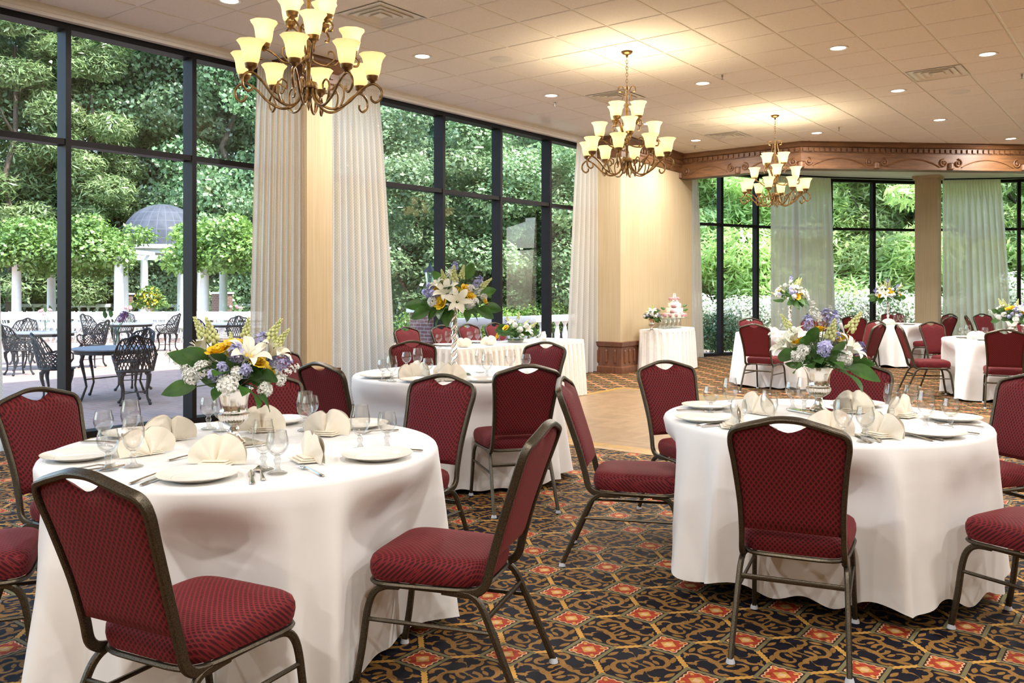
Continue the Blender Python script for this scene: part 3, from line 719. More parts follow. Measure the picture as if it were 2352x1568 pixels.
def tier(n, ph, am, r, zc):
    for q in range(n):
        a = ph+2*PI*q/n
        A = ob('arm', am, ch, M=Matrix.Rotation(a, 4, 'Z'))
        ob('candle_cup', cup, A, (r, 0, zc)); ob('lamp_shade', sh, A, (r, 0, zc+0.008))
        lamp('shade_glow', 'POINT', 6.2, WARM, (r*math.cos(a), r*math.sin(a), zc+0.085), ch, 0.028)
CHP = [(-1.375, 5.88), (1.227, 9.29), (3.84, 12.7)]
tier(8, -PI/2-0.2, lowA, 0.43, 0.06); tier(4, -PI/2+0.1, midA, 0.29, 0.25); tier(4, -PI/2+0.85, topA, 0.16, 0.445)
CHL = ['large bronze chandelier of lit bell shades, nearest and cut by the top edge', 'bronze chandelier of lit bell shades hanging in the middle of the room', 'bronze chandelier of lit bell shades hanging farthest, before the carved beam']
for i, (x, y) in enumerate(CHP):
    o = ch if i == 0 else dup(ch)
    o.location = (x, y, HZ); o['label'] = CHL[i]; o.rotation_euler = (0, 0, -math.atan2(x, y))
# ------------------------------------------------------------------ banquet chairs
def chair_proto():
    P = {}
    half = [(0.183, -0.06, 0.372), (0.187, -0.16, 0.372), (0.187, -0.215, 0.40), (0.184, -0.238, 0.48), (0.186, -0.272, 0.60), (0.199, -0.322, 0.75), (0.209, -0.352, 0.835), (0.196, -0.369, 0.878), (0.15, -0.379, 0.897), (0.095, -0.385, 0.913), (0.045, -0.389, 0.926), (0, -0.390, 0.929)]
    full = spl(half+[(-x, y, z) for x, y, z in half[-2::-1]], 5)
    P['back_frame'] = MB().tube(full, (0.0155, 0.0105), 10, sq=0.6, up=(0, 0, 1)).mesh('back_frame', M['chair_metal'])
    hp = spl(half, 8)
    def yl(z):
        c = [p for p in hp if p.z > 0.42]
        for a, b in zip(c, c[1:]):
            if a.z <= z <= b.z: return a.y+(b.y-a.y)*(z-a.z)/max(1e-6, b.z-a.z)
        return c[0].y if z < c[0].z else c[-1].y
    def hw(z):
        c = [p for p in hp if 0.42 < p.z < 0.86]
        for a, b in zip(c, c[1:]):
            if a.z <= z <= b.z: return a.x+(b.x-a.x)*(z-a.z)/max(1e-6, b.z-a.z)
        return c[0].x if z < c[0].z else 0.203
    def zt(x):
        x = abs(x); c = [p for p in hp if p.z > 0.845]
        z = 0.85
        for a, b in zip(c, c[1:]):
            if b.x <= x <= a.x: z = a.z+(b.z-a.z)*(a.x-x)/max(1e-6, a.x-b.x); break
        if x > 0.2: z = 0.855
        z -= 0.008
        if x < 0.062: z = min(z, 0.879+0.026*(x/0.062)**1.6)
        return z
    nu, nv = 28, 18
    def pan(sgn, bulge):
        def fn(u, v):
            uu = u*2-1; x0 = uu*0.2; z = 0.485+(zt(x0)-0.485)*v; x = uu*(hw(min(z, 0.85))-0.006)
            e = (1-abs(uu)**5)*(1-(2*v-1)**8)
            return (x, yl(min(z, 0.926))+sgn*bulge*max(0, e)**0.5, z)
        return fn
    mb = MB(); mb.grid(pan(1, 0.03), nu, nv); mb.grid(pan(-1, 0.013), nu, nv)
    P['backrest'] = mb.mesh('backrest', M['fabric'])
    prof = [(0.90, 0.388), (0.985, 0.39), (1.01, 0.405), (1.025, 0.425), (1.02, 0.445), (0.99, 0.462), (0.93, 0.472), (0.8, 0.479), (0.5, 0.485), (0.2, 0.487), (0.01, 0.487)]
    def plan(a, k):
        c, s_ = math.cos(a), math.sin(a); e = 0.36
        px = math.copysign(abs(c)**e, c); py = math.copysign(abs(s_)**e, s_)
        w_ = 0.203+0.014*py
        return px*w_*k, 0.012+py*0.212*k
    n = 40; mb = MB(); vs = []
    for k, z in prof:
        for i in range(n):
            x, y = plan(2*PI*i/n, k); vs.append((x, y, z))
    fs = [(j*n+i, j*n+(i+1) % n, (j+1)*n+(i+1) % n, (j+1)*n+i) for j in range(len(prof)-1) for i in range(n)]+[tuple(range(n))]
    mb.add(vs, fs); P['seat'] = mb.mesh('seat', M['fabric'])
    mb = MB(); mb.tube([(*plan(2*PI*i/n, 0.985), 0.379) for i in range(n)], (0.008, 0.010), 6, True)
    for sx in (-1, 1): mb.tube([(sx*0.183, -0.19, 0.372), (sx*0.185, 0.0, 0.372), (sx*0.187, 0.17, 0.372)], 0.010, 6)
    P['seat_frame'] = mb.mesh('seat_frame', M['chair_metal'])
    legs = []
    for sx in (-1, 1):
        legs.append(([(sx*0.186, 0.10, 0.37), (sx*0.19, 0.155, 0.366), (sx*0.194, 0.193, 0.34), (sx*0.198, 0.215, 0.28), (sx*0.202, 0.235, 0.14), (sx*0.206, 0.258, 0.014)]))
        legs.append(([(sx*0.186, -0.13, 0.37), (sx*0.189, -0.17, 0.364), (sx*0.193, -0.205, 0.335), (sx*0.197, -0.237, 0.27), (sx*0.203, -0.295, 0.14), (sx*0.208, -0.35, 0.014)]))
    P['legs'] = [MB().tube(spl(l, 4), (0.0125, 0.0105), 8, sq=0.7, up=(0, 0, 1)).mesh('leg', M['chair_metal']) for l in legs]
    P['glide'] = MB().lathe([(0.013, 0.02), (0.016, 0.012), (0.018, 0.003), (0.014, 0.0005)], 12, cap=True).mesh('foot_glide', M['glide'])
    P['gpos'] = [l[-1] for l in legs]
    st = []
    for sx in (-1, 1): st.append(MB().tube([(sx*0.199, 0.222, 0.25), (sx*0.199, -0.245, 0.25)], 0.0075, 6).mesh('stretcher', M['chair_metal']))
    st.append(MB().tube([(-0.195, -0.225, 0.295), (0.195, -0.225, 0.295)], (0.010, 0.007), 8, sq=0.6).mesh('stretcher', M['chair_metal']))
    P['st'] = st
    return P
CPm = chair_proto()
T1, T2, T3 = (-1.07, 3.53), (1.53, 4.32), (-0.43, 6.57)
T6, T7, T8, T9 = (4.05, 12.7), (6.9, 16.2), (6.38, 11.2), (9.35, 14.9)
CHAIRS = []
def chair(x, y, fx, fy, label, group='burgundy banquet chairs'):
    l = math.hypot(fx, fy); fx, fy = fx/l, fy/l
    for c in (T1, T2, T3, T6, T7, T8, T9):
        if math.hypot(x-c[0], y-c[1]) < 1.6:
            for _ in range(60):
                if min(math.hypot(x+fx*0.235+fy*q-c[0], y+fy*0.235-fx*q-c[1]) for q in (-0.18, 0, 0.18)) >= (0.668 if c in (T1, T2) else 0.70): break
                x -= fx*0.01; y -= fy*0.01
    t = thing('banquet_chair', label, 'chair', (x, y, 0), face(fx, fy), group)
    for k in ('seat', 'backrest', 'back_frame', 'seat_frame'): ob(k, CPm[k], t)
    for me, gp_ in zip(CPm['legs'], CPm['gpos']):
        L = ob('leg', me, t); ob('foot_glide', CPm['glide'], L, (gp_[0], gp_[1], 0))
    for me in CPm['st']: ob('stretcher', me, t)
    CHAIRS.append((x, y, fx, fy)); return t
def chair_bt(px, py, label, tgt=None, f=None, xy=None):
    bx, by = xy if xy else at(px, py, 0.93)
    if f is None: f = (tgt[0]-bx, tgt[1]-by)
    l = math.hypot(*f); f = (f[0]/l, f[1]/l)
    return chair(bx+f[0]*0.39, by+f[1]*0.39, f[0], f[1], label)
chair_bt(238, 1075, 'burgundy banquet chair with its back to us at the front of the left round table', f=(0.45, 0.89))
chair_bt(95, 895, 'burgundy chair facing us beside the left window at the front left table', T1)
chair_bt(1262, 972, 'burgundy chair seen from the side between the two front tables, right of the left one', f=(-0.95, 0.30))
chair_bt(600, 868, 'burgundy chair behind the silver flower urn of the front left table', T1)
chair_bt(1022, 862, 'burgundy chair facing us at the right back of the front left table', T1)
chair(-1.98, 3.16, 0.93, 0.37, 'burgundy chair at the left edge with only its seat and front legs showing')
chair_bt(655, 805, 'red lit burgundy chair half hidden by flowers before the sheer curtain', f=(0.9, -0.35))
chair_bt(757, 832, 'burgundy chair with dark back in front of the narrow pillar curtains', T3)
chair_bt(1186, 832, 'burgundy chair with its back to us at the front of the tall vase table', f=(-0.28, 0.96))
chair_bt(1247, 787, 'orange lit chair facing us in front of the head table skirt', T3)
chair_bt(950, 785, 'orange lit chair facing us behind the tall vase table, below the head table', T3)
chair_bt(1293, 868, 'burgundy chair in profile on the left side of the front right table', T2)
chair_bt(1525, 830, 'red lit chair facing us in front of the dance floor at the right table', T2)
chair_bt(1815, 955, 'large burgundy chair with its back to us at the front right table', f=(0.40, 0.92))
chair(2.12, 3.47, -0.51, 0.86, 'burgundy chair at the right edge showing only its seat and legs')
chair_bt(0, 0, 'burgundy chair cut by the right edge behind the seat at the front right table', T2, xy=(2.86, 4.75))
chair_bt(1968, 835, 'burgundy chair facing us right behind the urn of the front right table', T2)
for k, px in enumerate((930, 1012, 1072, 1133)):
    s = s_of(px, 0.36); b = wp(s, 0.36)
    chair_bt(0, 0, 'burgundy chair behind the head table, %s from the left' % ORD[k], f=(wn[0], wn[1]), xy=b[:2])
chair_bt(0, 0, 'burgundy chair with its back to us left of the far twisted vase table', T6, xy=(3.32, 11.76))
chair_bt(1722, 731, 'burgundy chair half hidden behind the left chair of the far twisted vase table', T6)
chair_bt(1871, 731, 'burgundy chair just behind the napkins of the far twisted vase table', T6)
chair_bt(1958, 742, 'burgundy chair with dark back right of the white lilies at the far table', T6)
chair_bt(2016, 736, 'burgundy chair in profile facing left beside the far twisted vase table', T6)
chair_bt(1972, 725, 'burgundy chair with its back to us at the farthest table by the windows', T7)
chair_bt(1912, 719, 'burgundy chair facing us in front of the alcove curtain at the farthest table', T7)
chair_bt(0, 0, 'burgundy chair in profile at the left end of the farthest table', T7, xy=(5.72, 16.55))
chair_bt(0, 0, 'burgundy chair behind the bowl shaped napkin on the farthest table', T7, xy=(7.62, 17.4))
chair_bt(2139, 725, 'burgundy chair with its back to us in front of the square column', T7)
chair_bt(2180, 720, 'burgundy chair in profile facing left in front of the square column curtain', T7, xy=(8.3, 16.45))
chair_bt(2085, 746, 'burgundy chair in profile facing right at the far right round table', T8)
chair_bt(2151, 740, 'burgundy chair facing us at the back of the far right round table', T8)
chair_bt(0, 0, 'burgundy chair with its back to us in front of the far right round table', f=(0.45, 0.9), xy=(5.78, 10.2))
chair_bt(2345, 742, 'burgundy chair beside the urn flowers at the right edge of the far right table', T8)
chair_bt(2218, 725, 'dark burgundy chair facing right in front of the right alcove curtain', T9)
chair_bt(2254, 721, 'pale lit burgundy chair facing us in front of the right alcove curtain', T9)
# ------------------------------------------------------------------ round tables and cloths
def chair_dent(px_, py_, z):
    m = 0
    return m
def round_table(c, label, clabel, zt=0.762, R_=0.765, hem=0.03, seed=0, hemamp=0.02):
    t = thing('round_table', label, 'table', (c[0], c[1], 0), 0, 'round banquet tables')
    MB().lathe([(0.002, 0.72), (0.735, 0.72), (0.745, 0.73), (0.745, 0.745), (0.735, 0.752), (0.002, 0.752)], 48).build('tabletop', M['mahogany'], t)
    for q in range(4):
        a = PI/4+q*PI/2; MB().tube([(0.5*math.cos(a), 0.5*math.sin(a), 0.0), (0.46*math.cos(a), 0.46*math.sin(a), 0.725)], 0.016, 8).build('leg', M['bronze_alu'], t)
    rr = random.Random(seed); nf = 13+seed % 3
    fr = [(nf, rr.uniform(0, 6.28), 0.55), (nf*2-3, rr.uniform(0, 6.28), 0.25), (7, rr.uniform(0, 6.28), 0.35)]
    NA, NV = 224, 18
    near = [(x, y, fx, fy) for x, y, fx, fy in CHAIRS if math.hypot(x-c[0], y-c[1]) < 1.5]
    def fold(a): return sum(w*math.sin(k*a+p) for k, p, w in fr)
    zs = [zt, zt-0.006, zt-0.02]+[zt-0.02-(zt-0.02-hem)*((k+1)/(NV-3))**0.9 for k in range(NV-3)]
    dent = np.zeros((len(zs), NA)); base = np.zeros((len(zs), NA))
    for j, z in enumerate(zs):
        q = max(0, (zt-0.02-z)/(zt-0.02))
        for i in range(NA):
            a = 2*PI*i/NA
            r = R_-0.012+(0.008 if j == 1 else 0.014 if j >= 2 else 0)+0.058*q+0.078*q**0.85*fold(a)
            base[j, i] = r
            zz = 0.56
            for x, y, fx, fy in near:
                lim = 0.275 if z < 0.36 else 0.24
                rr_ = r
                while rr_ > 0.3:
                    X, Y = c[0]+rr_*math.cos(a)-x, c[1]+rr_*math.sin(a)-y
                    ly = X*fx+Y*fy; lx = X*fy-Y*fx
                    if abs(lx) < 0.245 and -0.4 < ly < lim and z < zz: rr_ -= 0.01
                    else: break
                dent[j, i] = max(dent[j, i], r-rr_)
    lim_ = np.where(dent.max(0) > 0, (base-dent).min(0), 9.0); lim_ = np.maximum(lim_, 0.62)
    L_ = lim_.copy()
    for k in range(1, 7):
        add_ = 0.16*(k/7)**2
        L_ = np.minimum(L_, np.minimum(np.roll(lim_, k), np.roll(lim_, -k))+add_)
    L_ = np.minimum(L_, base.max()+0.02)
    for _ in range(10): L_ = np.minimum(L_+0.002, 0.5*L_+0.25*(np.roll(L_, 1)+np.roll(L_, -1)))
    for j, z in enumerate(zs):
        g_ = min(1.0, max(0.0, (zt-0.03-z)/(zt-0.03-0.54))); g_ = g_*g_*(3-2*g_)
        dent[j] = np.maximum(0, base[j]-L_)*g_
    vs = [(0, 0, zt)]
    for rk in (0.3, 0.6, 0.85): vs += [(R_*rk*math.cos(2*PI*i/NA), R_*rk*math.sin(2*PI*i/NA), zt) for i in range(NA)]
    for j, z in enumerate(zs):
        for i in range(NA):
            a = 2*PI*i/NA; r = base[j, i]-dent[j, i]
            hz = z+(hemamp*(0.6*math.sin(5*a+seed)+0.6*math.sin(nf*a+fr[0][1]+0.8)) if j == len(zs)-1 else 0)
            vs.append((r*math.cos(a), r*math.sin(a), max(0.012, hz)))
    fs = [(0, 1+i, 1+(i+1) % NA) for i in range(NA)]
    for k in range(len(zs)+2): fs += [(1+k*NA+i, 1+(k+1)*NA+i, 1+(k+1)*NA+(i+1) % NA, 1+k*NA+(i+1) % NA) for i in range(NA)]
    mb = MB().add(vs, fs); o = mb.build('tablecloth', M['cloth'], None, True, True); o.location = (c[0], c[1], 0)
    tag(o, clabel, 'tablecloth', 'white floor length tablecloths')
round_table(T1, 'round table hidden under the white cloth at front left', 'white floor length cloth over the front left round table', seed=1, hemamp=0.02)
round_table(T2, 'round table under the white cloth at front right', 'white wavy hemmed cloth over the front right round table', seed=2, hem=0.075, hemamp=0.035)
round_table(T3, 'round table under the cloth holding the tall twisted vase before the head table', 'white cloth under the tall twisted vase before the head table', seed=3)
round_table(T6, 'round table under the cloth with a twisted vase by the alcove curtain', 'white cloth under the twisted vase near the alcove curtain', seed=4)
round_table(T7, 'farthest round table by the alcove windows', 'white cloth over the farthest round table by the alcove windows', seed=5)
round_table(T8, 'round table with an urn of flowers at the right edge, far side', 'white cloth over the round table with urn at the right edge', seed=6)
round_table(T9, 'round table mostly hidden at the far right near the alcove curtain', 'white cloth mostly hidden at the far right near the alcove curtain', seed=7)
# ------------------------------------------------------------------ skirted tables
def skirted(name, label, cat, path, zt, slabel, pleat=0.13, flare=0.05, closed=True):
    cx_ = sum(p[0] for p in path)/len(path); cy_ = sum(p[1] for p in path)/len(path)
    t = thing(name, label, cat, (cx_, cy_, 0))
    pin = [(cx_+(x-cx_)*0.97, cy_+(y-cy_)*0.97) for x, y in path]
    mb = MB().prism([(x-cx_, y-cy_) for x, y in pin], zt-0.04, zt-0.008); mb.build('tabletop', M['mahogany'], t, False)
    xs = [p[0]-cx_ for p in pin]; 
    n = len(pin)
    for k in (0, n//4, n//2, (3*n)//4): MB().tube([(0.8*(pin[k][0]-cx_), 0.8*(pin[k][1]-cy_), 0), (0.8*(pin[k][0]-cx_), 0.8*(pin[k][1]-cy_), zt-0.04)], 0.018, 8).build('leg', M['bronze_alu'], t)
    c = thing('tablecloth', slabel, 'tablecloth', (cx_, cy_, 0), 0, 'pleated white table skirts')
    MB().prism([(x-cx_, y-cy_) for x, y in path], zt-0.006, zt).build('cloth_top', M['cloth'], c, False)
    # resample
    P = [Vector(p) for p in path]; P.append(P[0]); L = [0]
    for a, b in zip(P, P[1:]): L.append(L[-1]+(b-a).length)
    n = int(L[-1]/0.011); npl = max(4, round(L[-1]/pleat)); pts = []
    k = 0
    for i in range(n):
        s = L[-1]*i/n
        while L[k+1] < s: k += 1
        f = (s-L[k])/(L[k+1]-L[k]); p = P[k].lerp(P[k+1], f); d = (P[k+1]-P[k]).normalized()
        pts.append((p, Vector((d.y, -d.x)), (s/L[-1]*npl) % 1.0))
    vs = []; lev = [(zt, 0.0), (zt-0.05, 0.3), (zt-0.06, 0.5), (zt*0.6, 0.8), (0.02, 1.0)]
    for z, q in lev:
        for p, nn, ph in pts:
            off = 0.004+flare*(1-z/zt)+(0.004 if q == 0.3 else 0)+(q*0.02*(1-abs(2*ph-1))**2 if q > 0.3 else 0)-(0.014*q if ph < 0.09 and q > 0.3 else 0)
            vs.append((p.x-cx_+nn.x*off, p.y-cy_+nn.y*off, z))
    fs = [(j*n+i, j*n+(i+1) % n, (j+1)*n+(i+1) % n, (j+1)*n+i) for j in range(len(lev)-1) for i in range(n)]
    MB().add(vs, fs).build('pleated_skirt', M['skirt'], c)
    return t
HT = [wp(s, d)[:2] for s, d in ((3.6, 1.09), (6.08, 1.09), (6.08, 1.72), (3.6, 1.72))]
HZT = 0.742
def ccw(p):
    a = sum(p[i][0]*p[(i+1) % len(p)][1]-p[(i+1) % len(p)][0]*p[i][1] for i in range(len(p)))
    return p if a > 0 else p[::-1]
skirted('head_table', 'long head table in front of the middle window', 'table', ccw(HT), HZT, 'long white cloth with pleated skirt on the head table', 0.10, 0.05)
cd = Vector((0.565, 0.825)); cn = Vector((0.825, -0.565)); c0 = Vector(P2)+cd*1.28+cn*0.10
CT = []
for k in range(25):
    a = PI*k/24; CT.append(tuple(c0-cd*0.78*math.cos(a)*1.0+cn*0.56*math.sin(a)**0.8))
CZT = 0.715
skirted('cake_table', 'half round cake table against the cream wall', 'table', ccw(CT), CZT, 'white pleated cloth on the half round cake table', 0.12, 0.04)
# ------------------------------------------------------------------ tableware
PLm = MB().lathe([(0.002, 0.004), (0.075, 0.004), (0.088, 0.008), (0.10, 0.014), (0.130, 0.020), (0.1345, 0.0215), (0.133, 0.0185), (0.10, 0.010), (0.085, 0.002), (0.078, 0.0), (0.002, 0.001)], 48).mesh('plate', M['china'])
GB = {}
def goblet_mesh(h, rb, rr, zb, stem, foot):
    H = h-zb
    bowl = MB().lathe([(0.006, zb), (rb*0.55, zb+H*0.10), (rb*0.86, zb+H*0.27), (rb, zb+H*0.47), (rb*0.97, zb+H*0.66), (rr*1.05, zb+H*0.88), (rr, h), (rr-0.0012, h+0.0006), (rr*1.05-0.0018, zb+H*0.87), (rb*0.97-0.002, zb+H*0.66), (rb-0.002, zb+H*0.47), (rb*0.86-0.003, zb+H*0.29), (rb*0.5, zb+H*0.15), (0.003, zb+H*0.08)], 24).mesh('bowl', M['goblet'])
    st = MB().lathe([(0.002, 0.001), (foot*0.9, 0.001), (foot, 0.003), (foot*0.9, 0.006), (foot*0.4, 0.012), (0.009, 0.022), (0.0075, stem*0.55), (0.012, stem*0.7), (0.013, stem*0.8), (0.008, stem*0.92), (0.011, zb+0.004), (0.002, zb+0.006)], 18).mesh('stem', M['crystal'])
    return bowl, st
GB['water'] = goblet_mesh(0.178, 0.0395, 0.031, 0.055, 0.055, 0.036)
GB['wine'] = goblet_mesh(0.148, 0.0385, 0.031, 0.062, 0.062, 0.035)
def napmesh(seed):
    rr = random.Random(seed); tw = rr.uniform(-0.1, 0.1); lean = rr.uniform(-0.02, 0.02); dp = rr.uniform(0.12, 0.22)
    mb = MB()
    def prof(f):     # fan radius
        R_ = 0.106*(1-dp*math.exp(-((f-PI/2-tw)/0.14)**2))*(1-0.10*math.exp(-((f-0.0)/0.3)**2)-0.10*math.exp(-((f-PI)/0.3)**2))
        return R_*(1+0.05*math.sin(3*f+seed))
    def fn(sgn):
        def g(u, v):
            f = PI*u; rd = prof(f)*v
            cr = math.exp(-((f-PI/2-tw)/0.12)**2)
            pl = 0.006*abs(math.sin(f*4.5+seed))*v
            th = sgn*((0.034*(1-v**1.5)+0.003)*(math.sin(f)*0.7+0.3)+pl)*(1-0.7*cr)
            return (1.12*rd*math.cos(f), th+lean*rd*math.sin(f)*4*0.3, 0.004+rd*math.sin(f)*1.05)
        return g
    mb.grid(fn(-1), 36, 10); mb.grid(fn(1), 36, 10)
    # folded tail lying on the cloth
    for k, (z, w_) in enumerate(((0.003, 0.062), (0.009, 0.056), (0.015, 0.048))):
        mb.add([(-w_, -0.02, z), (w_, -0.02, z), (w_*0.9, 0.075-0.012*k, z+0.003), (-w_*0.9, 0.075-0.012*k, z+0.003), (-w_, -0.02, z+0.004), (w_, -0.02, z+0.004), (w_*0.9, 0.075-0.012*k, z+0.007), (-w_*0.9, 0.075-0.012*k, z+0.007)], [(3, 2, 1, 0), (4, 5, 6, 7), (0, 1, 5, 4), (1, 2, 6, 5), (2, 3, 7, 6), (3, 0, 4, 7)])
    return mb.mesh('napkin', M['napkin'])
NPm = [napmesh(k) for k in range(4)]
def flat(path, mb, zt=0.0035):   # path of (y, halfwidth, z)
    vs = []
    for y, w_, z in path: vs += [(-w_, y, z), (-w_*0.5, y, z+zt), (w_*0.5, y, z+zt), (w_, y, z), (0, y, z-0.001)]
    n = len(path)
    fs = [(j*5+i, j*5+(i+1) % 5, (j+1)*5+(i+1) % 5, (j+1)*5+i) for j in range(n-1) for i in range(5)]+[(4, 3, 2, 1, 0), tuple((n-1)*5+i for i in range(5))]
    mb.add(vs, fs)
mb = MB(); flat([(-0.11, 0.006, 0.002), (-0.10, 0.009, 0.003), (-0.05, 0.007, 0.004), (0.0, 0.005, 0.004), (0.02, 0.009, 0.003), (0.08, 0.010, 0.002), (0.108, 0.002, 0.002)], mb); KN = mb.mesh('table_knife', M['steel'])
mb = MB(); flat([(-0.10, 0.007, 0.002), (-0.09, 0.009, 0.002), (-0.04, 0.004, 0.005), (0.03, 0.0032, 0.008), (0.05, 0.011, 0.005)], mb)
for k in range(4): flat([(0.048, 0.0022, 0.005), (0.07, 0.0018, 0.002), (0.098, 0.0012, 0.006)], MBk := MB(), 0.002); MBk.v = [(x+(k-1.5)*0.006, y, z) for x, y, z in MBk.v]; mb.add(MBk.v, MBk.f)
FK = mb.mesh('table_fork', M['steel'])
mb = MB(); flat([(-0.09, 0.007, 0.002), (-0.08, 0.009, 0.002), (-0.03, 0.004, 0.005), (0.03, 0.0032, 0.009), (0.045, 0.008, 0.007), (0.06, 0.017, 0.005), (0.08, 0.019, 0.005), (0.095, 0.010, 0.008), (0.099, 0.003, 0.009)], mb, 0.006); SPm = mb.mesh('teaspoon', M['steel'])
TW = 0.7635
def clampc(c, xy, rmax):
    if rmax is None: return xy
    dx, dy = xy[0]-c[0], xy[1]-c[1]; d = math.hypot(dx, dy)
    return xy if d <= rmax else (c[0]+dx*rmax/d, c[1]+dy*rmax/d)
def putm(name, me, xy, z, rz_, label, cat, group):
    o = ob(name, me, None, (xy[0], xy[1], z)); o.rotation_euler = (0, 0, rz_); return tag(o, label, cat, group)
def goblet(kind, xy, z, label):
    t = thing('water_goblet' if kind == 'water' else 'wine_glass', label, 'glass', (xy[0], xy[1], z), R.uniform(0, 6), 'clear stemmed glasses')
    ob('bowl', GB[kind][0], t); ob('stem', GB[kind][1], t); return t
def setting(c, z, tname, glasses, plates, naps, cut, rnd=True):
    its = []
    for kind, px, py in glasses: its.append([kind, px, at(px, py, z), 0.043, 0.2, 0.70, None])
    for px, py in plates: its.append(['plate', px, at(px, py, z), 0.138, 0.5, 0.615, None])
    for px, py, *a in naps: its.append(['napkin', px, at(px, py, z), 0.098, 0.30, 0.60, a[0] if a else R.uniform(-0.3, 0.3)])
    for it in its: it[2] = list(it[2])
    for _ in range(60):
        for i, A in enumerate(its):
            for Bq in its[i+1:]:
                dx, dy = Bq[2][0]-A[2][0], Bq[2][1]-A[2][1]; d = math.hypot(dx, dy) or 1e-4; o = A[3]+Bq[3]-d
                if o > 0:
                    wA = 0.2 if A[3] > Bq[3] else 0.8 if A[3] < Bq[3] else 0.5
                    A[2][0] -= dx/d*o*wA; A[2][1] -= dy/d*o*wA; Bq[2][0] += dx/d*o*(1-wA); Bq[2][1] += dy/d*o*(1-wA)
            if rnd:
                dx, dy = A[2][0]-c[0], A[2][1]-c[1]; d = math.hypot(dx, dy) or 1e-4; k = min(A[5], max(A[4], d))/d
                A[2][0], A[2][1] = c[0]+dx*k, c[1]+dy*k
    cnt = {}
    for kind, px, xy, *r_ in sorted(its, key=lambda q: q[2][0]/q[2][1]):
        k = cnt.get(kind, 0); cnt[kind] = k+1
        if kind == 'plate': putm('dinner_plate', PLm, xy, z+0.0005, R.uniform(0, 6), 'empty white dinner plate, %s from the left on %s' % (ORD[k], tname), 'plate', 'white dinner plates')
        elif kind == 'napkin': putm('napkin', NPm[k % 4], xy, z+0.0005, face(c[0]-xy[0], c[1]-xy[1])+r_[3], 'ivory napkin folded as a fan, %s from the left on %s' % (ORD[k], tname), 'napkin', 'fan folded ivory napkins')
        else: goblet(kind, xy, z, '%s, %s of its kind from the left on %s' % ('tall water goblet' if kind == 'water' else 'smaller wine glass', ORD[k], tname))
    cc = {}; used = []; pls = [it for it in its if it[0] in ('plate', 'napkin')]
    for kind, px, py, an in sorted(cut, key=lambda q: q[1]):
        k = cc.get(kind, 0); cc[kind] = k+1; me, nm = {'k': (KN, 'table_knife'), 'f': (FK, 'table_fork'), 's': (SPm, 'teaspoon')}[kind]
        xy = clampc(c, at(px, py, z), 0.62)
        for p in pls:      # keep clear of plates
            for _ in range(20):
                a = math.atan2(xy[1]-c[1], xy[0]-c[0]); b = math.atan2(p[2][1]-c[1], p[2][0]-c[0]); r = math.hypot(xy[0]-c[0], xy[1]-c[1]); df_ = (a-b+PI) % (2*PI)-PI
                if abs(df_)*r > p[3]+0.022 or (p[0] == 'napkin' and math.hypot(p[2][0]-c[0], p[2][1]-c[1]) < r-0.2): break
                a += math.copysign(0.02, df_); xy = (c[0]+r*math.cos(a), c[1]+r*math.sin(a))
        for _ in range(12):
            if all(math.hypot(xy[0]-o[0], xy[1]-o[1]) > 0.034 for o in used): break
            a = math.atan2(xy[1]-c[1], xy[0]-c[0])+0.02; r = math.hypot(xy[0]-c[0], xy[1]-c[1]); xy = (c[0]+r*math.cos(a), c[1]+r*math.sin(a))
        used.append(xy)
        putm(nm, me, xy, z+0.001, face(c[0]-xy[0], c[1]-xy[1]), 'silver %s, %s %s from the left on %s' % (nm.replace('_', ' '), ORD[k], nm.split('_')[-1], tname), nm.replace('_', ' '), 'silver cutlery')
setting(T1, TW, 'the front left round table',
    [('wine', 238, 1028), ('water', 307, 1014), ('wine', 255, 1079), ('water', 299, 1073), ('wine', 479, 986), ('water', 507, 991), ('water', 605, 1079), ('wine', 637, 1088), ('water', 702, 989), ('wine', 712, 983), ('water', 827, 1033), ('wine', 887, 1033)],
    [(174, 1053), (457, 1097), (862, 1052), (848, 976), (646, 968), (268, 998)],
    [(383, 1012, 2.6), (493, 1072, 3.1), (604, 988, 0.2), (772, 993, 0.5), (757, 1056, 1.3), (312, 1046, 1.9)],
    [('k', 352, 1113, -35), ('f', 338, 1106, -30), ('k', 578, 1098, -20), ('s', 592, 1092, -22), ('f', 800, 1078, 58), ('k', 945, 1049, 70), ('f', 140, 1086, 80), ('k', 175, 1082, 85), ('f', 668, 971, 50), ('f', 860, 991, 20), ('k', 215, 1016, 85), ('f', 430, 1047, 60)])
setting(T2, TW, 'the front right round table',
    [('wine', 1633, 954), ('water', 1676, 944), ('wine', 1664, 993), ('water', 1700, 982), ('wine', 1823, 941), ('water', 1845, 945), ('water', 1953, 1014), ('wine', 1991, 1027), ('water', 2062, 962), ('wine', 2093, 955), ('water', 2130, 988), ('wine', 2182, 990)],
    [(1591, 969), (1632, 938), (2168, 1005), (2192, 965), (1972, 932)],
    [(1735, 950, 0.9), (1952, 948, 0.2), (2092, 958, 2.2), (2080, 1003, 1.9), (1662, 980, 2.4), (1905, 1000, 3.1)],
    [('k', 1603, 990, 88), ('f', 1590, 987, 86), ('s', 1955, 1027, 5), ('k', 1944, 1030, 8), ('f', 2102, 1015, 60), ('k', 2165, 1033, 72), ('k', 2256, 1014, 75), ('f', 2215, 979, 70), ('k', 2242, 982, 76), ('f', 1598, 945, 80)])
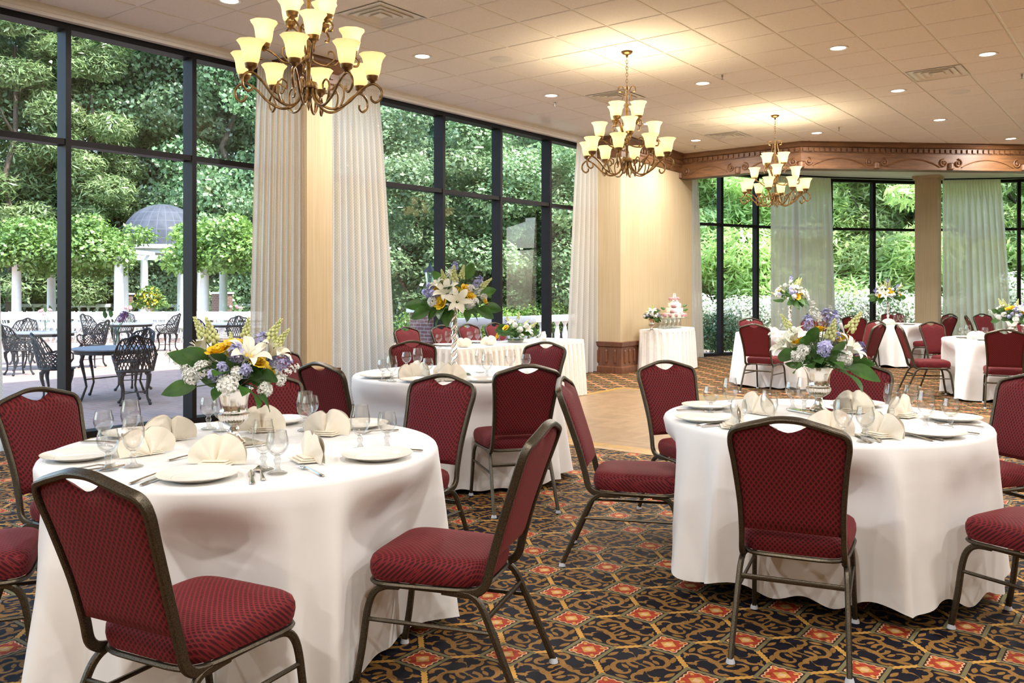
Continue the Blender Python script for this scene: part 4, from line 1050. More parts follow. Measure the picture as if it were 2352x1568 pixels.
setting(T3, TW, 'the tall twisted vase table',
    [('wine', 859, 878), ('water', 887, 877), ('wine', 935, 852), ('water', 958, 852), ('wine', 982, 870), ('water', 1088, 856), ('water', 1118, 870), ('water', 1172, 856), ('wine', 1208, 858)],
    [(850, 872), (908, 887), (1098, 890), (1258, 869)],
    [(900, 872, 1.6), (946, 881, 2.6), (1012, 862, 0.1), (1074, 880, 3.3)],
    [('f', 935, 893, 70), ('k', 960, 893, 75)])
setting(wp(4.8, -1.0), HZT+0.001, 'the head table',
    [('wine', 1008, 798), ('water', 1028, 796), ('wine', 1079, 790), ('water', 1097, 789), ('wine', 1146, 783), ('water', 1163, 781)],
    [(1022, 794), (1087, 787)], [(1063, 797, 3.1), (1122, 792, 3.0), (1247, 781, 3.1)], [], False)
setting(T6, TW, 'the far twisted vase table', [('water', 1892, 771), ('wine', 1905, 771), ('water', 1806, 766), ('wine', 1797, 767)], [(1793, 776), (1921, 773)], [(1787, 772, 3.0), (1837, 768, 0.2)], [])
setting(T7, TW, 'the farthest round table', [('water', 2069, 747), ('water', 2080, 747), ('wine', 2091, 746)], [(2098, 746)], [(2054, 748, 0.1)], [])
setting(T8, TW, 'the far right round table', [('wine', 2208, 779), ('water', 2228, 778), ('wine', 2262, 778), ('water', 2345, 778)], [(2222, 784), (2238, 776)], [(2250, 780, 1.0)], [])
# ------------------------------------------------------------------ flowers
def petal(mb, phi, span, fr, fz, n=5, m=5):
    mb.grid(lambda u, v: (fr(v, 2*u-1)*math.cos(phi+(2*u-1)*span/2*max(0.05, 1-(max(0, v-0.6)/0.4)**2*0.55)), fr(v, 2*u-1)*math.sin(phi+(2*u-1)*span/2*max(0.05, 1-(max(0, v-0.6)/0.4)**2*0.55)), fz(v, 2*u-1)), n, m)
def rose_mesh():
    mb = MB(); mb.lathe([(0.004, 0.0), (0.012, 0.004), (0.012, 0.03), (0.004, 0.036)], 8)
    for cnt, r0, out, h, sp in ((3, 0.011, 0.0, 0.040, 2.5), (4, 0.018, 0.003, 0.040, 2.0), (5, 0.025, 0.008, 0.037, 1.75), (6, 0.030, 0.018, 0.031, 1.5)):
        for k in range(cnt):
            petal(mb, 2*PI*k/cnt+r0*90, sp, lambda v, u, r0=r0, out=out: r0*(0.35+0.65*v**0.5)+out*v**3-0.001*abs(u), lambda v, u, h=h: h*(v-0.10*v*u*u-0.12*v**4))
    return mb.mesh('rose', M['rose'])
def lily_mesh():
    mb = MB()
    for k in range(6):
        ph = k*PI/3; w_ = 0.016 if k % 2 else 0.021
        def fn(u, v, ph=ph, w_=w_):
            uu = 2*u-1; r = 0.008+0.075*v**1.15; z = 0.055*math.sin(v*2.0)-0.012*v**3; ww = w_*math.sin(PI*min(1, 0.08+0.92*v))**0.7*uu
            return (r*math.cos(ph)-ww*math.sin(ph), r*math.sin(ph)+ww*math.cos(ph), z-0.006*(1-uu*uu)*math.sin(PI*v))
        mb.grid(fn, 4, 8)
    for k in range(6):
        a = k*PI/3+0.5; mb.tube([(0, 0, 0.005), (0.008*math.cos(a), 0.008*math.sin(a), 0.04), (0.02*math.cos(a), 0.02*math.sin(a), 0.062)], 0.0012, 4); 
    return mb.mesh('lily', M['lily'])
def cluster_mesh(nm, mat, rad, h, n, fs_, seed):
    rr = random.Random(seed); mb = MB()
    for k in range(n):
        a = k*2.39996; t = (k+0.5)/n; zz = h*(t); r = rad*math.sin(PI*min(1, 0.25+0.72*t))**0.8*rr.uniform(0.55, 1.15)
        c = Vector((r*math.cos(a), r*math.sin(a), zz)); d = (c-Vector((0, 0, h*0.35))).normalized()
        q = Vector((0, 0, 1)).rotation_difference(d).to_matrix(); s0 = rr.uniform(0, 6); f = fs_*rr.uniform(0.7, 1.2)
        for p in range(5):
            b = s0+p*2*PI/5
            pts = [(0, 0, 0), (f*0.7*math.cos(b-0.5), f*0.7*math.sin(b-0.5), f*0.25), (f*1.15*math.cos(b), f*1.15*math.sin(b), f*0.12), (f*0.7*math.cos(b+0.5), f*0.7*math.sin(b+0.5), f*0.25)]
            mb.add([c+q @ Vector(x) for x in pts], [(0, 1, 2, 3)])
    return mb.mesh(nm, mat)
def spike_mesh():
    mb = MB(); rr = random.Random(3)
    for k in range(34):
        t = k/33; a = k*2.39996; r = 0.017*(1-t)+0.004
        mb.ball((r*math.cos(a), r*math.sin(a), 0.02+0.10*t), 0.0088*(1-0.6*t), 7, 5, (1, 1, 1.25))
    mb.tube([(0, 0, 0), (0, 0, 0.12)], 0.003, 5)
    return mb.mesh('snapdragon', M['lime_bud'])
def leaf_mesh(L=0.085, W=0.024):
    def fn(u, v):
        uu = 2*u-1; w_ = W*math.sin(PI*min(1, 0.04+0.96*v))**0.75*(1.15-0.3*v)
        return (uu*w_, -0.012*v*v*1.2+abs(uu)*w_*0.28, L*v) if False else (uu*w_, abs(uu)*w_*0.3-0.03*v*v, L*v)
    return MB().grid(fn, 4, 9).mesh('leaf', M['leaf'])
FL = {'rose': rose_mesh(), 'lily': lily_mesh(), 'stock': cluster_mesh('stock', M['white_petal'], 0.032, 0.055, 24, 0.019, 1), 'delphinium': cluster_mesh('delphinium', M['lavender'], 0.021, 0.07, 18, 0.016, 2),
      'snapdragon': spike_mesh(), 'leaf': leaf_mesh(), 'sprig': cluster_mesh('sprig', M['white_petal'], 0.017, 0.10, 18, 0.013, 5), 'carnation': cluster_mesh('carnation', M['pink'], 0.025, 0.035, 30, 0.012, 8), 'orchid': cluster_mesh('orchid', M['purple'], 0.03, 0.05, 16, 0.016, 9), 'gladiolus': cluster_mesh('gladiolus', M['rose'], 0.03, 0.05, 20, 0.016, 9)}
FN = {'rose': 'rose', 'lily': 'lily', 'stock': 'stock_flower', 'delphinium': 'delphinium', 'snapdragon': 'snapdragon', 'leaf': 'leaf', 'sprig': 'flower_sprig', 'carnation': 'carnation', 'orchid': 'orchid', 'gladiolus': 'yellow_flower'}
def arrange(root, zc, k, spec, rad, nleaf, nback, seed, zl=(-0.35, 0.5), lsc=1.0, flat_=1.0):
    rr = random.Random(seed); stems = MB(); items = []
    for ty, dx, dy, *s in spec:
        x, z = dx*k, -dy*k; y = -math.sqrt(max(0.0004, rad*rad*0.8-x*x*0.7-z*z*0.7))*(s[1] if len(s) > 1 else 0.9); items.append((ty, (x, y, z), s[0] if s else 1.0))
    back = ['rose', 'stock', 'delphinium', 'snapdragon', 'lily', 'sprig', 'stock']
    for q in range(nback):
        a = rr.uniform(0.15, PI-0.15); e = rr.uniform(0.05, 1.3); items.append((back[q % 7], (rad*math.cos(e)*math.cos(a), rad*0.9*math.cos(e)*math.sin(a), rad*0.85*math.sin(e)), rr.uniform(0.8, 1)))
    for q in range(nleaf):
        a = 2*PI*q/nleaf*2.4+rr.uniform(-0.3, 0.3); e = rr.uniform(*zl); r = rad*rr.uniform(0.45, 0.75); items.append(('leaf', (r*math.cos(e)*math.cos(a), r*math.cos(e)*math.sin(a), r*math.sin(e)*flat_), lsc*rr.uniform(0.9, 1.7)))
    for ty, p, s in items:
        v = Vector(p); d = v+Vector((0, 0, 0.06 if ty != 'leaf' else 0.0))
        if d.length < 1e-3: d = Vector((0, 0, 1))
        d.normalize(); q = Vector((0, 0, 1)).rotation_difference(d)
        M_ = Matrix.Translation(v+Vector((0, 0, zc))-d*0.02) @ q.to_matrix().to_4x4() @ Matrix.Rotation(rr.uniform(0, 6.28) if ty != 'leaf' else (PI if q.axis.length and rr.random() < 0.0 else 0), 4, 'Z') @ Matrix.Scale(s, 4)
        ob(FN[ty], FL[ty], root, M=M_)
        stems.tube([(0, 0, zc-0.03), tuple(v*0.4+Vector((0, 0, zc+0.005))), tuple(v+Vector((0, 0, zc))-d*0.02)], 0.0025, 5)
    stems.build('stems', M['leaf'], root)
def urn_mesh():
    prof = [(0.002, 0.0), (0.043, 0.0), (0.046, 0.004), (0.043, 0.010), (0.03, 0.018), (0.019, 0.036), (0.017, 0.05), (0.022, 0.058), (0.018, 0.066), (0.03, 0.074), (0.05, 0.088), (0.060, 0.106), (0.060, 0.118), (0.054, 0.124), (0.056, 0.13), (0.053, 0.135), (0.054, 0.16), (0.059, 0.19), (0.069, 0.212), (0.078, 0.220), (0.081, 0.224), (0.078, 0.229), (0.070, 0.226), (0.055, 0.19), (0.002, 0.185)]
    def fl(a, j):
        if 9 <= j <= 12: return 1+0.05*abs(math.sin(a*12))
        if 15 <= j <= 18: return 1+0.02*abs(math.sin(a*5))
        if 19 <= j <= 21: return 1+0.02*math.sin(a*24)
        if 2 <= j <= 5: return 1+0.05*abs(math.sin(a*6))
        return 1
    return MB().lathe(prof, 96, fl=fl).mesh('urn', M['silver'])
URN = urn_mesh()
K1 = 3.54/F
S1 = [('rose', -20, -78, 1.15), ('rose', 12, -92, 1.05), ('rose', 64, -55, 1.05), ('rose', 92, -28, 0.7), ('lily', 50, -68, 1.15, 1.2), ('lily', -72, -78, 1.1), ('lily', 96, -74, 1.0), ('stock', -82, -18, 1.0), ('stock', -52, -38, 0.95), ('stock', -104, -34, 0.8), ('stock', 18, -6, 1.1, 1.25), ('stock', 28, -30, 0.8), ('stock', 84, 10, 0.85), ('stock', 112, -10, 0.7), ('sprig', -120, -48, 0.9), ('sprig', 118, -24, 0.9),
      ('delphinium', 22, -66, 1.1), ('delphinium', 62, -92, 1.0), ('delphinium', 110, -42, 1.0), ('delphinium', -20, -22, 0.8), ('delphinium', 44, -30, 0.9), ('delphinium', -2, -38, 0.8), ('snapdragon', -42, -98, 1.0), ('snapdragon', -66, -108, 0.9), ('snapdragon', 86, -104, 0.95), ('snapdragon', 104, -92, 0.8), ('snapdragon', 30, -110, 0.8),
      ('leaf', -55, -58, 1.5), ('leaf', -84, -48, 1.5), ('leaf', -90, 6, 1.5), ('leaf', -10, -58, 1.2), ('leaf', 4, -32, 1.4, 1.1), ('leaf', 60, 18, 1.4), ('leaf', 76, 30, 1.3), ('leaf', -4, 4, 1.2), ('leaf', 82, -18, 1.4), ('leaf', 40, 0, 1.2)]
S2 = [('lily', -82, -42, 1.1), ('lily', -62, -62, 1.0), ('lily', 58, -36, 1.15, 1.2), ('rose', 50, -66, 1.05), ('rose', 24, -62, 0.9), ('rose', -2, -84, 0.9), ('rose', -56, -56, 0.7), ('snapdragon', 6, -62, 1.15, 1.25), ('snapdragon', 70, -80, 1.1), ('snapdragon', -74, -88, 0.8), ('stock', -50, -34, 0.9), ('stock', 36, -20, 1.0, 1.2), ('stock', 50, -12, 0.8), ('stock', -64, -20, 0.8), ('stock', -6, -112, 0.8), ('sprig', -14, -112, 1.0), ('sprig', -96, -52, 0.9), ('sprig', 20, -106, 0.9), ('sprig', -58, -14, 0.9),
      ('delphinium', -14, -34, 1.25, 1.25), ('delphinium', 30, -96, 1.2), ('delphinium', -26, -88, 1.1), ('delphinium', 84, -34, 1.0), ('delphinium', 26, -58, 0.9), ('delphinium', 2, -44, 0.8), ('delphinium', 12, -104, 1.1), ('delphinium', 92, -24, 0.8),
      ('leaf', -72, -18, 1.6), ('leaf', -58, 4, 1.3), ('leaf', 34, 16, 2.0, 1.2), ('leaf', 68, 12, 1.9, 1.1), ('leaf', -24, -60, 1.5), ('leaf', 8, -10, 1.3, 1.2), ('leaf', -20, -14, 1.3), ('leaf', 76, -4, 1.4), ('leaf', 22, -26, 1.3), ('leaf', -40, -50, 1.3)]
def urn_bouquet(name, xy, z, label, spec, k, seed, rz_=0.0):
    t = thing(name, label, 'flower arrangement', (xy[0], xy[1], z), rz_, 'silver urns of mixed flowers')
    ob('urn', URN, t); arrange(t, 0.243, k, spec, 0.165, 18, 16, seed, (-0.12, 0.55), 0.95); return t
def mirror(xy, z, label, rz_=0.5, s=0.24):
    t = thing('mirror_tile', label, 'mirror', (xy[0], xy[1], z), rz_, 'mirror tiles under the vases')
    MB().bbox((0, 0, 0.004), (s, s, 0.008), 0.001).build('glass_plate', M['aqua_glass'] if False else M['mirror'], t); return t
a1 = at(537, 1021, TW); mirror(a1, TW+0.0005, 'square mirror tile under the urn on the front left table', 0.75, 0.20)
ub1 = urn_bouquet('urn_bouquet', a1, TW+0.0095, 'silver urn of yellow roses, lilies and white stock on the front left table', S1, K1, 5, -0.0)
a2 = at(1880, 946, TW); mirror(a2, TW+0.0005, 'square mirror tile under the urn on the front right table', 0.4, 0.22)
ub2 = urn_bouquet('urn_bouquet', a2, TW+0.0095, 'silver urn of white lilies and lavender flowers on the front right table', S2, 4.35/F, 6)
a8 = (6.44, 11.2); dup(ub1, (a8[0], a8[1], TW+0.001), -0.5, 'silver urn of yellow roses on the far table at the right edge')
# tall twisted stands
def twist_mesh(h=0.50):
    mb = MB(); n, m = 20, 90; vs = []
    for j in range(m+1):
        z = 0.03+(h-0.05)*j/m
        for i in range(n):
            a = 2*PI*i/n; r = 0.021*(1+0.22*math.cos(2*a-z*95)); vs.append((r*math.cos(a), r*math.sin(a), z))
    mb.add(vs, [(j*n+i, j*n+(i+1) % n, (j+1)*n+(i+1) % n, (j+1)*n+i) for j in range(m) for i in range(n)])
    mb.lathe([(0.002, 0), (0.075, 0), (0.077, 0.006), (0.05, 0.014), (0.028, 0.028), (0.018, 0.036)], 28)
    mb.lathe([(0.016, h-0.025), (0.03, h-0.015), (0.055, h), (0.085, h+0.02), (0.082, h+0.022), (0.002, h+0.005)], 24)
    return mb.mesh('twisted_stand', M['silver'])
TWm = twist_mesh()
S3 = [('lily', -14, -22, 1.3), ('lily', 12, -2, 1.3, 1.2), ('lily', -38, -40, 0.9), ('rose', -28, 2, 1.2), ('rose', 28, -14, 1.0), ('rose', 40, -14, 1.0), ('rose', 30, -32, 0.9), ('rose', -44, -30, 0.7), ('rose', 74, -2, 0.9), ('stock', -46, 0, 1.1), ('stock', 36, 4, 1.1), ('stock', 48, 0, 1.0), ('stock', 40, -30, 0.9), ('stock', -8, -66, 0.9), ('stock', 70, -12, 0.8), ('delphinium', -54, -16, 1.2), ('delphinium', -50, -30, 1.0), ('delphinium', 52, -42, 1.2), ('delphinium', 2, -78, 1.0), ('delphinium', -40, -16, 1.0), ('snapdragon', 2, -48, 1.2), ('snapdragon', 18, -56, 1.0), ('snapdragon', 64, -34, 1.0), ('snapdragon', -20, -50, 0.9),
      ('leaf', -60, 20, 2.0), ('leaf', -74, 6, 1.8), ('leaf', -40, 26, 1.8), ('leaf', -8, 22, 2.0), ('leaf', 24, 18, 1.8), ('leaf', 60, 20, 1.9), ('leaf', 76, 12, 1.7), ('leaf', 30, -58, 1.7), ('leaf', -34, -52, 1.3), ('leaf', 68, -20, 1.5), ('leaf', -20, 14, 1.8), ('leaf', -30, 34, 1.5), ('leaf', 44, 26, 1.4)]
a3 = (-0.432, 6.5); mirror(a3, TW+0.0005, 'square mirror tile under the tall vase before the head table', 0.2, 0.22)
t3 = thing('tall_flower_stand', 'tall twisted silver stand with lilies and roses before the head table', 'flower arrangement', (a3[0], a3[1], TW+0.0095), 0, 'tall twisted flower stands')
ob('twisted_stand', TWm, t3); arrange(t3, 0.535, 6.35/F, S3, 0.2, 26, 14, 9, (-0.6, 0.7), 1.15)
a6 = (4.055, 12.7); dup(t3, (a6[0], a6[1], TW+0.001), 0.9, 'tall twisted flower stand in front of the pale alcove curtain')
a7 = (7.0, 16.2); dup(t3, (a7[0], a7[1], TW+0.001), -0.8, 'tall twisted flower stand on the farthest table before the windows')
# low arrangement on the head table
lw = wp(s_of(1184, 1.42), 1.42); S4 = [('rose', -22, -18, 1.0), ('rose', -42, 2, 1.0), ('lily', 26, -14, 1.0), ('lily', -10, -30, 0.8), ('stock', 10, -14, 1.1), ('stock', 24, -22, 1.0), ('stock', -2, -24, 1.0), ('stock', 34, -4, 0.9), ('snapdragon', -16, -34, 0.8), ('snapdragon', 6, -38, 0.9), ('snapdragon', 36, -20, 0.9), ('sprig', 46, 2, 0.9), ('stock', 14, 0, 0.9)]
t4 = thing('centerpiece', 'low spreading arrangement of greens, white flowers and yellow roses on the head table', 'flower arrangement', (lw[0], lw[1], HZT+0.001), 0)
MB().lathe([(0.002, 0), (0.09, 0), (0.11, 0.03), (0.10, 0.045), (0.002, 0.04)], 20).build('bowl', M['silver'], t4)
arrange(t4, 0.085, 10.9/F, S4, 0.22, 44, 10, 4, (0.12, 0.9), 1.2, 0.6)
# ------------------------------------------------------------------ cake table things
cp = c0+cn*0.24
def onct(px, py=None):   # along the front axis of the cake table
    t = (px-CX)/F; k = (t*cp.y-cp.x)/(cd.x-t*cd.y); return cp+cd*k
a5 = onct(1489)+cn*0.06
dup(ub1, (a5.x, a5.y, CZT+0.001), 1.4, 'small silver urn of flowers left of the wedding cake', scale=0.86)
st = onct(1538); ang = math.atan2(cd.y, cd.x)
t = thing('cake_stand', 'clear plate on a row of glass blocks under the wedding cake', 'cake stand', (st.x, st.y, CZT+0.001), ang)
for k in range(4): MB().bbox((-0.27+0.18*k, 0, 0.085), (0.15, 0.15, 0.17), 0.012).build('glass_block', M['crystal'], t)
MB().bbox((0.06, 0, 0.176), (0.86, 0.34, 0.010), 0.003).build('glass_plate', M['aqua_glass'], t)
ck = onct(1549)
t = thing('wedding_cake', 'four tier white wedding cake with pink flowers and scroll piping', 'cake', (ck.x, ck.y, CZT+0.184), 0)
z = 0
for k, (r, h) in enumerate(((0.185, 0.085), (0.15, 0.085), (0.118, 0.085), (0.085, 0.06))):
    MB().lathe([(0.002, z), (r, z), (r*1.0, z+h*0.9), (r*0.96, z+h), (0.002, z+h)], 40).build('cake_tier', M['icing'], t); z += h
rr = random.Random(4)
for zz, r, n in ((0.04, 0.19, 11), (0.20, 0.12, 3), (0.105, 0.155, 2), (0.325, 0.06, 7)):
    for k in range(n):
        a = -PI/2+(2*PI*k/n if n > 4 else rr.uniform(-0.5, 0.5)); d = Vector((math.cos(a), math.sin(a), 0.5)).normalized()
        ob('sugar_flower', FL['carnation'], t, M=Matrix.Translation((r*math.cos(a), r*math.sin(a), zz)) @ Vector((0, 0, 1)).rotation_difference(d).to_matrix().to_4x4() @ Matrix.Scale(1.15, 4))
for a, zz in ((0.1, 0.13), (0.3, 0.2), (2.9, 0.15)): ob('leaf', FL['leaf'], t, M=Matrix.Translation((0.16*math.cos(a), 0.16*math.sin(a), zz)) @ Vector((0, 0, 1)).rotation_difference(Vector((math.cos(a), math.sin(a), 0.2))).to_matrix().to_4x4())
mb = MB()
for sx in (-1, 1):
    mb.lathe([(0.002, z), (0.024, z), (0.012, z+0.06), (0.013, z+0.085), (0.004, z+0.092)], 10, (sx*0.016, 0, 0)); mb.ball((sx*0.014, 0, z+0.103), 0.011, 8, 6)
mb.build('couple_topper', M['white_metal'], t)
# ------------------------------------------------------------------ terrace and garden
H0, HC0 = HC, HC
def pat(px, Y): return ((px-CX)*Y/F, Y)
g = MB().prism([(-70, -20), (30, -20), (60, 110), (-90, 110)], PZ-0.3, PZ-0.02)
struct('ground', g, M['lawn'], 'lawn and planting beds around the building', 'ground')
pv = [wp(-14, -0.4)[:2], wp(17, -0.4)[:2], wp(17, -6.2)[:2], wp(13, -20)[:2], wp(13, -30)[:2], wp(-14, -30)[:2]]
g = MB().prism(ccw(pv), PZ-0.1, PZ); struct('ground_terrace', g, M['brick'], 'pinkish brick paved terrace beside the left window', 'terrace')
# cast iron chairs
def iron_mesh():
    P = {}
    P['seat'] = MB().lathe([(0.002, 0.43), (0.20, 0.435), (0.225, 0.44), (0.23, 0.452), (0.20, 0.448), (0.002, 0.445)], 28).mesh('seat', M['iron'])
    mb = MB(); Rb = 0.27
    def top(a):   # height of the shell over angle (0 = back)
        q = abs(a)/1.95
        return 0.66+0.27*max(0, 1-(q/0.62)**2)**0.7+0.012*math.cos(a*9)
    def pt(a, v):
        z = 0.45+(top(a)-0.45)*v; r = Rb*(0.86+0.17*v)
        return (r*math.sin(a), -r*math.cos(a)-0.05*v*max(0, math.cos(a)), z)
    N = 9
    for k in range(-N, N+1):
        for sg in (-1, 1):
            a0 = k*1.95/N; pts = []
            for q in range(9):
                a = a0+sg*q/8*0.85
                if abs(a) > 1.96: break
                pts.append(pt(a, q/8))
            if len(pts) > 2: mb.tube(pts, 0.0085, 4)
    mb.tube([pt(-1.95+3.9*k/44, 1.0) for k in range(45)], 0.013, 6)
    mb.tube([pt(-1.95+3.9*k/44, 0.02) for k in range(45)], 0.012, 6)
    for rr_ in (0.62, 0.8): mb.tube([pt(-0.8*rr_+1.6*rr_*k/20, 0.55+0.43*math.sin(PI*k/20)) for k in range(21)], 0.009, 5)
    for sx in (-1, 1):
        p = pt(sx*1.95, 1.0); mb.tube([p, (p[0]*1.05, p[1]+0.05, p[2]-0.03), (p[0]*0.98, p[1]+0.055, p[2]-0.1), pt(sx*1.95, 0.02)], 0.014, 6)
    P['back'] = mb.mesh('openwork_back', M['iron'])
    P['legs'] = []
    for a in (0.7, 2.44, 3.9, 5.5):
        c, s_ = math.cos(a), math.sin(a)
        mb = MB(); mb.tube([(c*r, s_*r, z) for r, z in ((0.19, 0.435), (0.235, 0.40), (0.235, 0.33), (0.20, 0.2), (0.205, 0.09), (0.245, 0.02))], [0.03, 0.034, 0.026, 0.016, 0.014, 0.018], 8)
        mb.ball((c*0.25, s_*0.25, 0.02), 0.024, 8, 5); P['legs'].append(mb.mesh('leg', M['iron']))
    mb = MB()
    for a in (0.7, 2.44): mb.tube([(math.cos(a)*0.2, math.sin(a)*0.2, 0.16), (math.cos(a+PI+0.03)*0.2, math.sin(a+PI+0.03)*0.2, 0.16)], 0.007, 5)
    P['st'] = mb.mesh('cross_stretcher', M['iron']); return P
IR = iron_mesh()
def iron_chair(x, y, fx, fy, label):
    t = thing('iron_chair', label, 'patio chair', (x, y, PZ), face(fx, fy), 'black cast iron terrace chairs')
    ob('seat', IR['seat'], t); ob('openwork_back', IR['back'], t); ob('cross_stretcher', IR['st'], t)
    for m in IR['legs']: ob('leg', m, t)
def iron_table(x, y, label, r=0.56):
    t = thing('patio_table', label, 'patio table', (x, y, PZ), 0.3, 'round terrace tables')
    MB().lathe([(0.002, 0.69), (r-0.02, 0.69), (r, 0.70), (r, 0.715), (r-0.02, 0.722), (0.002, 0.722)], 40).build('tabletop', M['stone'], t)
    MB().lathe([(r-0.06, 0.64), (r-0.04, 0.64), (r-0.04, 0.69), (r-0.06, 0.69), (r-0.06, 0.64)], 36).build('apron', M['iron'], t)
    for q in range(4):
        a = PI/4+q*PI/2; c, s_ = math.cos(a), math.sin(a)
        mb = MB().tube([(c*q_, s_*q_, z) for q_, z in ((r-0.08, 0.68), (r-0.04, 0.55), (r-0.09, 0.35), (r-0.12, 0.2), (r-0.04, 0.02))], [0.028, 0.026, 0.018, 0.015, 0.018], 8); mb.ball((c*(r-0.03), s_*(r-0.03), 0.02), 0.025, 8, 5); mb.build('leg', M['iron'], t)
    MB().tube([(0.45*math.cos(PI/4)*k, 0.45*math.sin(PI/4)*k, 0.3) for k in (-1, 1)], 0.01, 6).build('stretcher', M['iron'], t)
    return t
A_ = pat(262, 12.45); B_ = pat(97, 16.9); C_ = pat(298, 21.2); D_ = pat(522, 21.0)
iron_table(*A_, 'round grey terrace table nearest the left window'); iron_table(*B_, 'round terrace table at the far left with red flowers', 0.6)
iron_table(*C_, 'round terrace table before the white chairs near the dome', 0.55); iron_table(*D_, 'round terrace table seen past the second mullion', 0.5)
def ich(px, Y, f, lb): iron_chair(*pat(px, Y), *f, lb)
ich(310, 11.75, (-0.45, 0.9), 'iron chair with its back to us before the nearest terrace table')
ich(132, 12.1, (0.93, 0.3), 'iron chair crossed by the first mullion left of the nearest terrace table')
ich(306, 13.35, (-0.3, -0.95), 'iron chair behind the nearest terrace table')
ich(44, 15.75, (0.6, 0.8), 'iron chair at the far left before the table with red flowers')
ich(52, 18.0, (0.2, -0.9), 'iron chair mostly hidden behind the table with red flowers')
ich(212, 17.3, (-0.95, 0.1), 'iron chair in profile right of the table with red flowers')
ich(384, 21.9, (-0.98, 0.1), 'iron chair in profile beside the second mullion, facing left')
ich(283, 22.4, (0.1, -0.9), 'iron chair behind the table near the dome')
ich(216, 21.4, (0.95, -0.2), 'iron chair in profile facing right before the white chairs')
ich(468, 19.4, (0.5, 0.85), 'iron chair just right of the second mullion')
ich(548, 20.2, (-0.3, 0.9), 'iron chair beside the sheer curtain outdoors')
def patio_vase(x, y, kind, label, h=0.2):
    t = thing('flower_vase', label, 'flower vase', (x, y, PZ+0.723), 0, 'glass vases on the terrace tables')
    MB().lathe([(0.002, 0.003), (0.03, 0.003), (0.035, 0.05), (0.03, h), (0.04, h+0.02)], 16).build('glass_vase', M['crystal'], t)
    st_ = MB(); rr = random.Random(len(label))
    for q in range(7):
        a = rr.uniform(0, 6.28); e = rr.uniform(0.5, 1.2); r = 0.22; p = (r*math.cos(e)*math.cos(a)*0.9, r*math.cos(e)*math.sin(a)*0.9, h+r*math.sin(e))
        st_.tube([(0, 0, 0.02), (p[0]*0.3, p[1]*0.3, h), p], 0.003, 5); ob(FN[kind] if q < 5 else 'leaf', FL[kind if q < 5 else 'leaf'], t, M=Matrix.Translation(p) @ Matrix.Scale(1.4, 4))
    st_.build('stems', M['leaf'], t)
patio_vase(*pat(266, 12.5), 'orchid', 'glass vase of purple orchids on the nearest terrace table', 0.26)
patio_vase(*pat(105, 16.95), 'carnation', 'glass vase of red and pink flowers on the far left terrace table')
patio_vase(*pat(300, 21.2), 'carnation', 'glass vase of pink flowers on the terrace table near the dome')
patio_vase(*pat(540, 21.0), 'carnation', 'glass vase of pink flowers on the terrace table beside the curtain')
# white wedding chairs
def wchair():
    mb = MB(); mb.box((0, 0, 0.45), (0.42, 0.40, 0.035)); mb.box((0, -0.235, 0.745), (0.42, 0.025, 0.17))
    for sx in (-1, 1):
        mb.tube([(sx*0.205, 0.18, 0), (sx*0.205, -0.1, 0.5), (sx*0.205, -0.25, 0.84)], 0.017, 5); mb.tube([(sx*0.19, -0.27, 0), (sx*0.19, 0.17, 0.45)], 0.016, 5)
    mb.tube([(-0.19, -0.16, 0.15), (0.19, -0.16, 0.15)], 0.011, 5); mb.tube([(-0.2, 0.10, 0.14), (0.2, 0.10, 0.14)], 0.011, 5)
    return mb.mesh('folding_chair', M['white_seat'])
WC = wchair(); n_ = 0
for row in range(5):
    Y = 25.4+row*0.72
    for side in (0, 1):
        x0 = -11.35-0.30*row*0.62 if side == 0 else -10.75-0.3*row*0.62
        for k in range(8):
            x = x0-0.56*k if side == 0 else x0+0.47*k
            o = ob('folding_chair', WC, None, (x, Y+R.uniform(-0.03, 0.03), PZ)); o.rotation_euler = (0, 0, 0.08+R.uniform(-0.04, 0.04))
            tag(o, 'white folding chair, %s from the aisle in %s row of the %s block' % (ORD[k], 'the nearest' if row == 0 else 'the '+ORD[row], 'left' if side == 0 else 'right'), 'chair', 'white wedding chairs on the terrace')
# dome gazebo
gz = thing('gazebo', 'white columned gazebo with a grey lead dome at the end of the terrace', 'gazebo', (*pat(375, 36.2), PZ)); gz.scale = (1.08, 1.08, 1.08)
mb = MB(); mb.lathe([(1.53, 3.05), (1.53, 3.2)]+[(1.53*math.cos(a*PI/2/14), 3.2+1.5*math.sin(a*PI/2/14)) for a in range(1, 14)]+[(0.01, 4.7)], 48); mb.build('dome', M['slate'], gz)
MB().lathe([(1.30, 2.78), (1.50, 2.78), (1.50, 2.92), (1.62, 2.95), (1.62, 3.06), (1.52, 3.1), (1.3, 3.1), (1.3, 2.78)], 48).build('entablature', M['white_paint'], gz)
MB().lathe([(0.01, 0.12), (1.75, 0.12), (1.75, 0.0), (0.01, 0.0)], 40).build('floor_slab', M['white_paint'], gz)
for k in range(6):
    a = -PI/2-0.12+k*PI/3
    MB().lathe([(0.2, 0.12), (0.2, 0.2), (0.16, 0.25), (0.15, 0.3), (0.125, 2.55), (0.15, 2.6), (0.15, 2.66), (0.2, 2.7), (0.2, 2.78)], 18, (1.36*math.cos(a), 1.36*math.sin(a), 0)).build('column', M['white_paint'], gz)
